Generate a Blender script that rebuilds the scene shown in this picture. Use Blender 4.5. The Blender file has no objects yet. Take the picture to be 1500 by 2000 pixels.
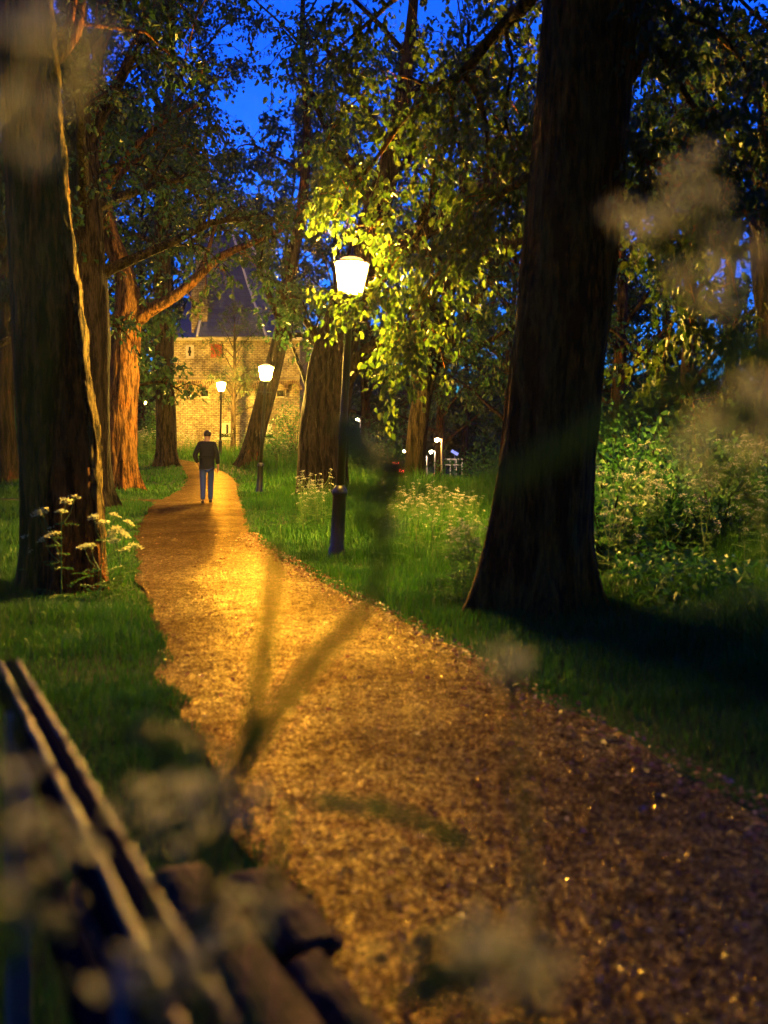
import bpy, math, random
import numpy as np
from mathutils import Vector, Matrix

random.seed(7)
rng = np.random.default_rng(7)
scene = bpy.context.scene
COL = scene.collection
R = math.radians

# ------------------------------------------------------------------ camera
CAM_H = 1.42
cam_d = bpy.data.cameras.new("camera")
cam = bpy.data.objects.new("camera", cam_d)
COL.objects.link(cam)
cam.location = (0, 0, CAM_H)
cam.rotation_euler = (R(90), 0, 0)
cam_d.sensor_fit = 'VERTICAL'
cam_d.sensor_height = 36
cam_d.lens = 36
cam_d.shift_y = -0.065
cam_d.clip_start = 0.05
cam_d.clip_end = 3000
cam_d.dof.use_dof = True
cam_d.dof.focus_distance = 24.0
cam_d.dof.aperture_fstop = 1.8
scene.camera = cam

# ------------------------------------------------------------------ dusk sky
SKY_STRENGTH = 0.13
world = bpy.data.worlds.new("World")
scene.world = world
world.use_nodes = True
wn = world.node_tree
wn.nodes.clear()
w_out = wn.nodes.new("ShaderNodeOutputWorld")
w_bg = wn.nodes.new("ShaderNodeBackground")
w_sky = wn.nodes.new("ShaderNodeTexSky")
w_sky.sky_type = 'NISHITA'
w_sky.sun_disc = False
w_sky.sun_elevation = R(-1.0)
w_sky.sun_rotation = R(0)
w_tint = wn.nodes.new("ShaderNodeMix")
w_tint.data_type = 'RGBA'
w_tint.blend_type = 'MULTIPLY'
w_tint.inputs[0].default_value = 1.0
w_tint.inputs[7].default_value = (0.012, 0.16, 1.35, 1)
wn.links.new(w_sky.outputs[0], w_tint.inputs[6])
wn.links.new(w_tint.outputs[2], w_bg.inputs[0])
w_bg.inputs[1].default_value = SKY_STRENGTH
wn.links.new(w_bg.outputs[0], w_out.inputs[0])

scene.view_settings.view_transform = 'Standard'
scene.view_settings.look = 'None'
scene.view_settings.exposure = 4.0
scene.view_settings.gamma = 1.0
scene.render.engine = 'CYCLES'
cy = scene.cycles
cy.use_denoising = True
cy.max_bounces = 6
cy.diffuse_bounces = 3
cy.glossy_bounces = 3
cy.transmission_bounces = 4
cy.transparent_max_bounces = 6
cy.sample_clamp_indirect = 4.0
cy.caustics_reflective = False
cy.caustics_refractive = False
LAMP_POWER = 330.0            # radiance of the lit lantern glass
LAMP_COL = (1.0, 0.55, 0.07)


# ------------------------------------------------------------------ helpers
def P(px, py, Y):
    """the point at depth Y metres that a spot of the photograph shows"""
    return np.array([(px - 750) / 2000 * Y, Y, CAM_H - (py - 870) / 2000 * Y])


def S(a, b, x):
    t = np.clip((np.asarray(x, float) - a) / (b - a), 0, 1)
    return t * t * (3 - 2 * t)


def hash3(ix, iy, iz, seed=0):
    with np.errstate(over='ignore'):
        h = (ix.astype(np.uint32) * np.uint32(374761393) + iy.astype(np.uint32) * np.uint32(668265263)
             + iz.astype(np.uint32) * np.uint32(2147483647) + np.uint32(seed) * np.uint32(1274126177))
        h = (h ^ (h >> np.uint32(13))) * np.uint32(1274126177)
        h = h ^ (h >> np.uint32(16))
    return (h & np.uint32(0xFFFF)).astype(float) / 65535.0


def vnoise(p, seed=0):
    p = np.asarray(p, float)
    i = np.floor(p).astype(np.int64)
    f = p - i
    f = f * f * (3 - 2 * f)
    r = 0
    for dx in (0, 1):
        for dy in (0, 1):
            for dz in (0, 1):
                w = (np.where(dx, f[..., 0], 1 - f[..., 0]) * np.where(dy, f[..., 1], 1 - f[..., 1])
                     * np.where(dz, f[..., 2], 1 - f[..., 2]))
                r = r + w * hash3(i[..., 0] + dx, i[..., 1] + dy, i[..., 2] + dz, seed)
    return r


def fbm(p, oct=3, seed=0):
    p = np.asarray(p, float)
    a, t, n = 1.0, 0, 0
    for k in range(oct):
        t = t + a * vnoise(p * 2 ** k, seed + k)
        n += a
        a *= .5
    return t / n


def ground_z(X, Y):
    X = np.asarray(X, float); Y = np.asarray(Y, float)
    z = 0.9 * S(32, 56, Y) * (1 - S(-4.5, 0.5, X)) - 1.7 * S(26, 75, Y) * S(-4, 3, X)
    z = z + 0.10 * S(1.5, 5, X) * S(4, 9, Y) * (1 - S(18, 30, Y))
    return z


def unit(v):
    v = np.asarray(v, float)
    return v / (np.linalg.norm(v, axis=-1, keepdims=True) + 1e-12)


class MB:
    """collects geometry; build() links it as ONE mesh object"""
    def __init__(self):
        self.V, self.F, self.n = [], {}, 0

    def add(self, V, F):
        V = np.asarray(V, float).reshape(-1, 3)
        self.V.append(V)
        if not isinstance(F, list):
            F = [F]
        for f in F:
            f = np.asarray(f, np.int64)
            if f.size:
                self.F.setdefault(f.shape[1], []).append(f + self.n)
        self.n += len(V)

    def build(self, name, mat, parent=None, smooth=True):
        me = bpy.data.meshes.new(name)
        V = np.concatenate(self.V) if self.V else np.zeros((0, 3))
        idx, starts, tot, k = [], [], [], 0
        for size, blocks in self.F.items():
            f = np.concatenate(blocks)
            idx.append(f.ravel())
            starts.append(k + np.arange(len(f)) * size)
            tot.append(np.full(len(f), size))
            k += f.size
        idx = np.concatenate(idx); starts = np.concatenate(starts); tot = np.concatenate(tot)
        me.vertices.add(len(V)); me.vertices.foreach_set("co", V.astype(np.float32).ravel())
        me.loops.add(len(idx)); me.loops.foreach_set("vertex_index", idx.astype(np.int32))
        me.polygons.add(len(starts))
        me.polygons.foreach_set("loop_start", starts.astype(np.int32))
        me.polygons.foreach_set("loop_total", tot.astype(np.int32))
        me.polygons.foreach_set("use_smooth", np.full(len(starts), bool(smooth)))
        me.update(calc_edges=True)
        me.validate()
        me.materials.append(mat)
        o = bpy.data.objects.new(name, me)
        COL.objects.link(o)
        if parent is not None:
            o.parent = parent
        return o

    # shapes
    def box(self, c, s, rot=None, bevel=0.0):
        hx, hy, hz = np.array(s) / 2.0
        b = min(bevel, hx * .45, hy * .45, hz * .45)
        if b <= 0:
            V = np.array([[x, y, z] for z in (-hz, hz) for y in (-hy, hy) for x in (-hx, hx)])
            F = [[0, 2, 3, 1], [4, 5, 7, 6], [0, 1, 5, 4], [2, 6, 7, 3], [0, 4, 6, 2], [1, 3, 7, 5]]
            Fs = [np.array(F)]
        else:
            import bmesh
            bm = bmesh.new()
            bmesh.ops.create_cube(bm, size=1)
            bmesh.ops.scale(bm, vec=(2 * hx, 2 * hy, 2 * hz), verts=bm.verts)
            bmesh.ops.bevel(bm, geom=bm.edges[:], offset=b, segments=2, affect='EDGES', profile=.6)
            bm.verts.index_update()
            V = np.array([v.co[:] for v in bm.verts])
            d = {}
            for f in bm.faces:
                d.setdefault(len(f.verts), []).append([v.index for v in f.verts])
            Fs = [np.array(v) for v in d.values()]
            bm.free()
        if rot is not None:
            V = V @ np.asarray(rot).T
        self.add(V + np.array(c), Fs)

    def tube(self, pts, rad, n=8, cap=True):
        pts = np.asarray(pts, float); m = len(pts)
        rad = np.broadcast_to(np.asarray(rad, float), (m,))
        T = unit(np.gradient(pts, axis=0))
        up = np.array([0, 0, 1.0]) if abs(T[0][2]) < .9 else np.array([1.0, 0, 0])
        A = np.zeros((m, 3)); a = unit(np.cross(T[0], up))
        for i in range(m):
            a = unit(a - T[i] * np.dot(a, T[i])); A[i] = a
        B = np.cross(T, A)
        th = np.arange(n) / n * 2 * np.pi
        V = pts[:, None] + rad[:, None, None] * (np.cos(th)[None, :, None] * A[:, None] + np.sin(th)[None, :, None] * B[:, None])
        i = np.arange(m - 1)[:, None] * n; j = np.arange(n)[None]; j2 = (j + 1) % n
        F = np.stack([i + j, i + j2, i + n + j2, i + n + j], -1).reshape(-1, 4)
        Fs = [F]
        if cap:
            Fs.append(np.arange(n)[None, ::-1]); Fs.append(((m - 1) * n + np.arange(n))[None])
        self.add(V.reshape(-1, 3), Fs)

    def lathe(self, prof, n=16, c=(0, 0, 0), rot0=0.0, cap=True):
        prof = np.asarray(prof, float); m = len(prof)
        th = np.arange(n) / n * 2 * np.pi + rot0
        V = np.stack([prof[:, 0, None] * np.cos(th), prof[:, 0, None] * np.sin(th), np.repeat(prof[:, 1, None], n, 1)], -1)
        i = np.arange(m - 1)[:, None] * n; j = np.arange(n)[None]; j2 = (j + 1) % n
        F = np.stack([i + j, i + j2, i + n + j2, i + n + j], -1).reshape(-1, 4)
        Fs = [F]
        if cap:
            Fs += [np.arange(n)[None, ::-1], ((m - 1) * n + np.arange(n))[None]]
        self.add(V.reshape(-1, 3) + np.array(c), Fs)

    def twigs(self, P0, P1, P2, r0, r1):
        """many three-sided twigs at once"""
        N = len(P0)
        if N == 0:
            return
        d = unit(P2 - P0)
        ref = np.where(np.abs(d[:, 2:3]) < .9, np.array([[0, 0, 1.0]]), np.array([[1.0, 0, 0]]))
        a = unit(np.cross(d, ref)); b = np.cross(d, a)
        r0 = np.broadcast_to(r0, (N,)); r1 = np.broadcast_to(r1, (N,))
        V = []
        for Pk, rk in ((P0, r0), (P1, (r0 + r1) / 2), (P2, r1)):
            for t in (0, 2.094, 4.189):
                V.append(Pk + rk[:, None] * (math.cos(t) * a + math.sin(t) * b))
        V = np.stack(V, 1)
        base = np.arange(N)[:, None, None] * 9
        q = []
        for k in (0, 3):
            for j in range(3):
                q.append([k + j, k + (j + 1) % 3, k + 3 + (j + 1) % 3, k + 3 + j])
        F = (base + np.array(q)[None]).reshape(-1, 4)
        self.add(V.reshape(-1, 3), F)

    def leaves(self, pos, d, size, width=.62, fold=.10, droop=.12, rg=None, six=True):
        """one folded leaf per position, pointing along d"""
        N = len(pos)
        if N == 0:
            return
        rg = rg or rng
        d = unit(d)
        rnd = unit(rg.normal(size=(N, 3)) + np.array([0, 0, .9]))
        s = unit(np.cross(d, rnd)); nn = np.cross(s, d)
        size = np.broadcast_to(size, (N,))
        if six:
            T = [(0, 0, 0), (.30, .5, fold), (.72, .36, fold * .6 - droop * .5), (1, 0, -droop), (.72, -.36, fold * .6 - droop * .5), (.30, -.5, fold)]
            fl = [[0, 3, 2, 1], [0, 5, 4, 3]]
        else:
            T = [(0, 0, 0), (.5, .5, fold), (1, 0, -droop), (.5, -.5, fold)]
            fl = [[0, 3, 2, 1]]
        V = []
        for u, v, w in T:
            V.append(pos + size[:, None] * (u * d + v * width * s + w * nn))
        V = np.stack(V, 1)
        F = (np.arange(N)[:, None, None] * len(T) + np.array(fl)[None]).reshape(-1, 4)
        self.add(V.reshape(-1, 3), F)


def catmull(pts, n):
    pts = np.asarray(pts, float)
    if len(pts) == 2:
        t = np.linspace(0, 1, n)[:, None]
        return pts[0] * (1 - t) + pts[1] * t
    p = np.vstack([2 * pts[0] - pts[1], pts, 2 * pts[-1] - pts[-2]])
    seg = len(pts) - 1
    u = np.linspace(0, seg, n); k = np.minimum(u.astype(int), seg - 1); t = (u - k)[:, None]
    a, b, c, d = p[k], p[k + 1], p[k + 2], p[k + 3]
    return .5 * (2 * b + (c - a) * t + (2 * a - 5 * b + 4 * c - d) * t ** 2 + (3 * b - a - 3 * c + d) * t ** 3)


def tag(o, label=None, cat=None, group=None, kind=None):
    if label: o['label'] = label
    if cat: o['category'] = cat
    if group: o['group'] = group
    if kind: o['kind'] = kind
    return o


def thing(name, loc, label, cat, group=None, rz=0):
    o = bpy.data.objects.new(name, None)
    COL.objects.link(o)
    o.location = loc
    o.rotation_euler = (0, 0, rz)
    o.empty_display_size = .2
    return tag(o, label, cat, group)


def copy_tree(o, parent=None):
    c = o.copy(); COL.objects.link(c)
    if parent is not None:
        c.parent = parent
    for ch in list(o.children):
        copy_tree(ch, c)
    return c


# ------------------------------------------------------------------ materials
class NT:
    def __init__(self, name):
        self.m = bpy.data.materials.new(name)
        self.m.use_nodes = True
        self.t = self.m.node_tree
        self.b = self.t.nodes["Principled BSDF"]
        self.out = self.t.nodes["Material Output"]

    def n(self, typ, **kw):
        x = self.t.nodes.new(typ)
        for k, v in kw.items():
            if k.startswith('i_'):
                x.inputs[k[2:].replace('_', ' ')].default_value = v
            else:
                setattr(x, k, v)
        return x

    def l(self, a, b):
        self.t.links.new(a, b)

    def ramp(self, fac, stops):
        r = self.n("ShaderNodeValToRGB")
        el = r.color_ramp.elements
        while len(el) < len(stops):
            el.new(.5)
        for e, (p, c) in zip(el, stops):
            e.position = p
            e.color = (*c, 1) if len(c) == 3 else c
        self.l(fac, r.inputs[0])
        return r.outputs[0]

    def coords(self, scale=(1, 1, 1), kind="Object"):
        tc = self.n("ShaderNodeTexCoord")
        mp = self.n("ShaderNodeMapping")
        mp.inputs["Scale"].default_value = scale
        self.l(tc.outputs[kind], mp.inputs[0])
        return mp.outputs[0]

    def noise(self, vec, scale, detail=4, rough=.6):
        x = self.n("ShaderNodeTexNoise")
        x.inputs["Scale"].default_value = scale
        x.inputs["Detail"].default_value = detail
        x.inputs["Roughness"].default_value = rough
        self.l(vec, x.inputs["Vector"])
        return x.outputs[0]

    def bump(self, h, strength, dist):
        x = self.n("ShaderNodeBump")
        x.inputs["Strength"].default_value = strength
        x.inputs["Distance"].default_value = dist
        self.l(h, x.inputs["Height"])
        self.l(x.outputs[0], self.b.inputs["Normal"])

    def set(self, rough=None, spec=None, metal=None, color=None):
        if rough is not None: self.b.inputs["Roughness"].default_value = rough
        if spec is not None: self.b.inputs["Specular IOR Level"].default_value = spec
        if metal is not None: self.b.inputs["Metallic"].default_value = metal
        if color is not None: self.b.inputs["Base Color"].default_value = (*color, 1)
        return self

    def add_mix(self, kind, a, b, fac):
        x = self.n("ShaderNodeMix", data_type='RGBA', blend_type=kind)
        for s, v in ((0, fac), (6, a), (7, b)):
            if hasattr(v, 'is_linked') or hasattr(v, 'links'):
                self.l(v, x.inputs[s])
            else:
                x.inputs[s].default_value = v if s == 0 else (*v, 1)
        return x.outputs[2]


def leaf_mat(name, stops, trans=.38, rough=.45, spec=.35):
    t = NT(name)
    g = t.n("ShaderNodeNewGeometry")
    c = t.ramp(g.outputs["Random Per Island"], stops)
    t.l(c, t.b.inputs["Base Color"])
    t.set(rough=rough, spec=spec)
    tr = t.n("ShaderNodeBsdfTranslucent")
    t.l(c, tr.inputs[0])
    mx = t.n("ShaderNodeMixShader")
    mx.inputs[0].default_value = trans
    t.l(t.b.outputs[0], mx.inputs[1]); t.l(tr.outputs[0], mx.inputs[2])
    t.l(mx.outputs[0], t.out.inputs[0])
    return t.m


def bark_mat(name, dark, light, red, red_amt=.5, scale=1.0, bump=.9):
    t = NT(name)
    v = t.coords((1, 1, .16))
    v2 = t.coords((1, 1, .55))
    n1 = t.noise(v, 9 * scale, 6, .65)
    n2 = t.noise(v2, 2.2 * scale, 4, .6)
    n3 = t.noise(v, 34 * scale, 3, .6)
    m = t.ramp(n2, [(.60 - .12 * red_amt, (0, 0, 0)), (.66, (1, 1, 1))])
    c = t.add_mix('MIX', light, red, m)
    fis = t.ramp(n1, [(.43, (0, 0, 0)), (.54, (1, 1, 1))])
    c = t.add_mix('MIX', dark, c, fis)
    c = t.add_mix('MULTIPLY', c, t.ramp(n3, [(.36, (.30, .30, .30)), (.62, (1, 1, 1))]), .85)
    t.l(c, t.b.inputs["Base Color"])
    h = t.n("ShaderNodeMath", operation='ADD')
    t.l(n1, h.inputs[0]); t.l(n3, h.inputs[1])
    t.bump(h.outputs[0], bump, .16)
    t.set(rough=.85, spec=.12)
    return t.m


M = {}
M['leaf_near'] = leaf_mat("spring_leaf_green", [(0, (.026, .058, .005)), (.5, (.052, .10, .009)), (1, (.11, .14, .018))], .40)
M['leaf_mid'] = leaf_mat("park_leaf_green", [(0, (.014, .042, .008)), (.6, (.028, .07, .012)), (1, (.07, .09, .018))], .3)
M['leaf_far'] = leaf_mat("wood_leaf_green", [(0, (.014, .05, .014)), (.6, (.026, .08, .02)), (1, (.05, .10, .022))], .3)
M['leaf_shrub'] = leaf_mat("shrub_leaf_green", [(0, (.02, .085, .014)), (.6, (.035, .14, .02)), (1, (.07, .18, .028))], .3)
M['fern'] = leaf_mat("cow_parsley_leaf_green", [(0, (.05, .13, .014)), (1, (.11, .21, .025))], .35)
M['petal'] = leaf_mat("white_petal", [(0, (.54, .53, .26)), (1, (.74, .74, .42))], .68, rough=.6, spec=.2)
M['petal_white'] = leaf_mat('small_white_petal', [(0, (.50, .46, .36)), (1, (.72, .68, .58))], .25, rough=.7, spec=.1)
M['stem_thin'] = leaf_mat('translucent_green_stem', [(0, (.14, .21, .03)), (1, (.22, .30, .045))], .65, rough=.6, spec=.2)
M['stem'] = NT("green_stem").set(.5, .3, color=(.10, .17, .03)).m
M['bark_red'] = bark_mat("flaking_bark", (.022, .010, .003), (.32, .13, .022), (.36, .10, .014), .9, .8)
M['bark_orange'] = bark_mat("furrowed_bark", (.05, .022, .010), (.26, .13, .045), (.33, .13, .030), .8, 1.0, 1.0)
M['bark_dark'] = bark_mat("dark_bark", (.010, .007, .004), (.07, .046, .024), (.22, .07, .018), .12, .9)
M['bark_plain'] = bark_mat('plain_dark_bark', (.008, .006, .004), (.055, .04, .022), (.07, .05, .03), .1, .9)
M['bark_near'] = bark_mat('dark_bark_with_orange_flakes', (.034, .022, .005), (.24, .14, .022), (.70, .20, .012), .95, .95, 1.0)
M['bark_grey'] = bark_mat("grey_bark", (.018, .014, .009), (.085, .06, .035), (.14, .08, .04), .2, .9)
M['bark_crust'] = bark_mat("crusted_pale_bark", (.012, .008, .004), (.40, .28, .09), (.10, .06, .02), 1.0, 2.4, 1.0)


def grass_mat(name, stops):
    t = NT(name)
    g = t.n("ShaderNodeNewGeometry")
    c = t.ramp(g.outputs["Random Per Island"], stops)
    v = t.coords()
    n = t.noise(v, .9, 3)
    c2 = t.add_mix('MULTIPLY', c, t.ramp(n, [(.35, (.55, .62, .6)), (.65, (1.0, 1.0, 1.0))]), 1.0)
    t.l(c2, t.b.inputs["Base Color"])
    t.set(rough=.5, spec=.3)
    tr = t.n("ShaderNodeBsdfTranslucent")
    t.l(c2, tr.inputs[0])
    mx = t.n("ShaderNodeMixShader"); mx.inputs[0].default_value = .35
    t.l(t.b.outputs[0], mx.inputs[1]); t.l(tr.outputs[0], mx.inputs[2])
    t.l(mx.outputs[0], t.out.inputs[0])
    return t.m


M['grass'] = grass_mat("lawn_blade_green", [(0, (.024, .11, .005)), (.7, (.05, .185, .008)), (1, (.11, .21, .014))])

t = NT("lawn_soil")
v = t.coords()
c = t.ramp(t.noise(v, 2.5, 6), [(.3, (.012, .022, .006)), (.7, (.03, .055, .010))])
t.l(c, t.b.inputs["Base Color"]); t.set(.9, .1)
t.bump(t.noise(v, 30, 4), .8, .03)
M['soil'] = t.m

def wet_sheen(t, c, gloss, rough, fac, vary=None):
    """stone under a thin film of water"""
    di = t.n("ShaderNodeBsdfDiffuse"); gl = t.n("ShaderNodeBsdfGlossy"); mx = t.n("ShaderNodeMixShader")
    t.l(c, di.inputs["Color"]); gl.inputs["Color"].default_value = (*gloss, 1); gl.inputs["Roughness"].default_value = rough
    mx.inputs[0].default_value = fac
    if vary is not None:
        t.l(vary, gl.inputs['Color'])
    for k in t.b.inputs["Normal"].links:
        t.l(k.from_socket, di.inputs["Normal"]); t.l(k.from_socket, gl.inputs["Normal"])
    t.l(di.outputs[0], mx.inputs[1]); t.l(gl.outputs[0], mx.inputs[2]); t.l(mx.outputs[0], t.out.inputs[0])


t = NT("wet_gravel")
v = t.coords()
vo = t.n("ShaderNodeTexVoronoi", feature='F1'); vo.inputs["Scale"].default_value = 165
t.l(v, vo.inputs["Vector"])
vo2 = t.n("ShaderNodeTexVoronoi", feature='F1'); vo2.inputs["Scale"].default_value = 75
t.l(v, vo2.inputs["Vector"])
big = t.noise(v, 1.3, 5)
c = t.ramp(vo.outputs["Color"], [(0, (.026, .013, .005)), (.5, (.062, .032, .012)), (1, (.13, .075, .03))])
c = t.add_mix('MULTIPLY', c, t.ramp(big, [(.3, (.55, .5, .5)), (.7, (1, 1, 1))]), .8)
t.l(c, t.b.inputs["Base Color"])
h = t.n("ShaderNodeMath", operation='ADD'); t.l(vo.outputs["Distance"], h.inputs[0])
h2 = t.n("ShaderNodeMath", operation='MULTIPLY'); t.l(vo2.outputs["Distance"], h2.inputs[0]); h2.inputs[1].default_value = 1.6
t.l(h2.outputs[0], h.inputs[1])
inv = t.n("ShaderNodeMath", operation='MULTIPLY'); t.l(h.outputs[0], inv.inputs[0]); inv.inputs[1].default_value = -1
t.bump(inv.outputs[0], 1.0, .014)
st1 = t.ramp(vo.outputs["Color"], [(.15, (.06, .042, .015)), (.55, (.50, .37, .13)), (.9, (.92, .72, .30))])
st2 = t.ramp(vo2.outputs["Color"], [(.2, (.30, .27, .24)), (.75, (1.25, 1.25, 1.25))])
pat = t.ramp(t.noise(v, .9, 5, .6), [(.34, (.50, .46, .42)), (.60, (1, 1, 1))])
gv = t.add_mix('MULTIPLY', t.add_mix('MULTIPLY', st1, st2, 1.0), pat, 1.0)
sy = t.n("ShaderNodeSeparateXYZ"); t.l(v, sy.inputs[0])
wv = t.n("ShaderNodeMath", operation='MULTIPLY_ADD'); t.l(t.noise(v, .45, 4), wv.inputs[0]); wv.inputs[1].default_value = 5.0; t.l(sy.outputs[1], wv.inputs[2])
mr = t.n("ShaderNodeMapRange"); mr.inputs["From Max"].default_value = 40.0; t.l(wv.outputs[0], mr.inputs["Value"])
# darker stretch between the lamps: shade put into the gloss colour of wet gravel
lamp_gap_shade = t.ramp(mr.outputs[0], [(.34, (1, 1, 1)), (.42, (.40, .36, .34)), (.60, (.40, .36, .34)), (.68, (.75, .7, .68))])
gv = t.add_mix('MULTIPLY', gv, lamp_gap_shade, 1.0)
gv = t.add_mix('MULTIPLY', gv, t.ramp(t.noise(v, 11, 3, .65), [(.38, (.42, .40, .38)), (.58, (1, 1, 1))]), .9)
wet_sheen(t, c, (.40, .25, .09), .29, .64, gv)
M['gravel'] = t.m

t = NT("pebble_stone")
g = t.n("ShaderNodeNewGeometry")
c = t.ramp(g.outputs["Random Per Island"], [(0, (.022, .012, .005)), (.5, (.07, .037, .014)), (.94, (.16, .09, .035)), (1, (.34, .28, .24))])
gv = t.ramp(g.outputs["Random Per Island"], [(0, (.05, .034, .012)), (.5, (.45, .33, .12)), (.85, (.95, .72, .3)), (1, (1, .85, .55))])
wet_sheen(t, c, (.46, .26, .085), .24, .27, gv)
M['pebble'] = t.m
M['litter'] = leaf_mat("fallen_leaf_brown", [(0, (.16, .07, .03)), (.6, (.30, .13, .05)), (1, (.45, .27, .14))], .1, .5)


def lum(name, col, s):
    t = NT(name)
    t.set(color=(.8, .8, .8))
    t.b.inputs["Emission Color"].default_value = (*col, 1)
    t.b.inputs["Emission Strength"].default_value = s
    return t.m


M['lamp_glass'] = lum("lit_lantern_glass", LAMP_COL, LAMP_POWER)
t = NT("lit_lantern_glass_core"); t.set(color=(.8, .8, .8))
t.b.inputs["Emission Color"].default_value = (*LAMP_COL, 1)
sz = t.n("ShaderNodeSeparateXYZ"); t.l(t.coords(), sz.inputs[0])
mz = t.n("ShaderNodeMapRange"); mz.inputs["From Min"].default_value = 3.32; mz.inputs["From Max"].default_value = 3.71; t.l(sz.outputs[2], mz.inputs["Value"])
hot = t.ramp(mz.outputs[0], [(.02, (.0003, .0003, .0003)), (.10, (.02, .02, .02)), (.28, (1, 1, 1)), (.78, (1, 1, 1))])
hs = t.n("ShaderNodeMath", operation='MULTIPLY'); t.l(hot, hs.inputs[0]); hs.inputs[1].default_value = LAMP_POWER * 1.25
t.l(hs.outputs[0], t.b.inputs["Emission Strength"]); M['lamp_core'] = t.m
M['lamp_dome'] = lum("amber_lit_lantern_dome", (1, .42, .05), .28)
M['road_light'] = lum("lit_road_lamp", (1, .72, .4), 30)
M['tail'] = lum("lit_tail_light", (1, .03, .02), 7)
M['plate'] = lum("lit_number_plate", (1, .5, .1), .08)
M['blue_sign'] = lum("lit_blue_sign", (.02, .2, 1), .06)
t = NT("black_painted_iron"); t.set(.38, .5, color=(.012, .014, .013))
t.bump(t.noise(t.coords(), 60, 3), .25, .004); M['iron'] = t.m
t = NT("slate_roof")
v = t.coords()
b = t.n("ShaderNodeTexBrick"); b.offset = .5
b.inputs["Scale"].default_value = 1.0; b.inputs["Brick Width"].default_value = .35; b.inputs["Row Height"].default_value = .26
b.inputs["Mortar Size"].default_value = .018
b.inputs["Color1"].default_value = (.022, .03, .05, 1); b.inputs["Color2"].default_value = (.045, .058, .085, 1); b.inputs["Mortar"].default_value = (.02, .02, .03, 1)
sx = t.n("ShaderNodeSeparateXYZ"); t.l(v, sx.inputs[0])
cx = t.n("ShaderNodeCombineXYZ")
ad = t.n("ShaderNodeMath", operation='ADD'); t.l(sx.outputs[0], ad.inputs[0]); t.l(sx.outputs[1], ad.inputs[1])
t.l(ad.outputs[0], cx.inputs[0]); t.l(sx.outputs[2], cx.inputs[1]); t.l(cx.outputs[0], b.inputs["Vector"])
t.l(b.outputs[0], t.b.inputs["Base Color"]); t.set(.34, .8)
t.bump(b.outputs["Fac"], -.6, .03); M['slate'] = t.m


def brick_mat(name, axis, c1, c2, mortar, bw=.26, rh=.098):
    t = NT(name)
    v = t.coords()
    sx = t.n("ShaderNodeSeparateXYZ"); t.l(v, sx.inputs[0])
    cx = t.n("ShaderNodeCombineXYZ")
    t.l(sx.outputs[axis], cx.inputs[0]); t.l(sx.outputs[2], cx.inputs[1])
    wob = t.noise(v, 1.1, 3)
    w2 = t.n("ShaderNodeVectorMath", operation='MULTIPLY_ADD')
    t.l(wob, w2.inputs[0]); w2.inputs[1].default_value = (.09, .11, 0); t.l(cx.outputs[0], w2.inputs[2])
    b = t.n("ShaderNodeTexBrick"); b.offset = .5
    b.inputs["Scale"].default_value = 1.0; b.inputs["Brick Width"].default_value = bw; b.inputs["Row Height"].default_value = rh
    b.inputs["Mortar Size"].default_value = .022; b.inputs["Mortar Smooth"].default_value = .3
    b.inputs["Color1"].default_value = (*c1, 1); b.inputs["Color2"].default_value = (*c2, 1); b.inputs["Mortar"].default_value = (*mortar, 1)
    t.l(w2.outputs[0], b.inputs["Vector"])
    st = t.ramp(t.noise(v, .8, 6, .65), [(.34, (.45, .40, .35)), (.58, (1.1, 1.06, 1.0))])
    fine = t.ramp(t.noise(v, 5, 5, .7), [(.36, (.35, .30, .25)), (.6, (1, 1, 1))])
    c = t.add_mix('MULTIPLY', b.outputs[0], st, .85)
    c = t.add_mix('MULTIPLY', c, fine, .8)
    t.l(c, t.b.inputs["Base Color"])
    t.bump(b.outputs["Fac"], -.8, .04)
    t.set(.85, .2)
    return t.m


M['brick'] = brick_mat("old_yellow_brick", 0, (.44, .40, .22), (.30, .25, .15), (.17, .14, .09))
M['brick_arch'] = brick_mat('dark_arch_brick', 0, (.10, .055, .028), (.06, .03, .018), (.30, .22, .12), .1, .5)
M['brick_side'] = brick_mat("old_yellow_brick_gable", 1, (.44, .40, .22), (.30, .25, .15), (.17, .14, .09))
t = NT("pale_stone"); v = t.coords()
t.l(t.ramp(t.noise(v, 6, 5), [(.3, (.26, .23, .19)), (.7, (.44, .40, .34))]), t.b.inputs["Base Color"]); t.set(.8, .2); M['stone'] = t.m
M['stone_dark'] = NT('stained_stone').set(.85, .15, color=(.12, .10, .075)).m
M['void'] = NT("dark_opening").set(.8, .1, color=(.008, .008, .008)).m
t = NT("red_painted_shutter"); v = t.coords((9, 1, .6))
t.l(t.ramp(t.noise(v, 1.5, 4), [(.3, (.11, .012, .006)), (.7, (.22, .03, .01))]), t.b.inputs["Base Color"]); t.set(.6, .3); M['shutter'] = t.m
M['lead'] = NT("pale_lead_flashing").set(.45, .5, color=(.42, .42, .43)).m


def wood_mat(name, dark, light, axis_scale, rough=.5, spec=.5):
    t = NT(name)
    v = t.coords(axis_scale)
    n1 = t.noise(v, 6, 6, .65)
    v2 = t.coords()
    n2 = t.noise(v2, 14, 5, .7)
    c = t.ramp(n1, [(.3, dark), (.7, light)])
    c = t.add_mix('MULTIPLY', c, t.ramp(n2, [(.38, (.22, .2, .18)), (.56, (1, 1, 1))]), .75)
    t.l(c, t.b.inputs["Base Color"])
    h = t.n("ShaderNodeMath", operation='ADD'); t.l(n1, h.inputs[0]); t.l(n2, h.inputs[1])
    t.bump(h.outputs[0], .7, .02)
    t.set(rough, spec)
    return t.m


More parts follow.
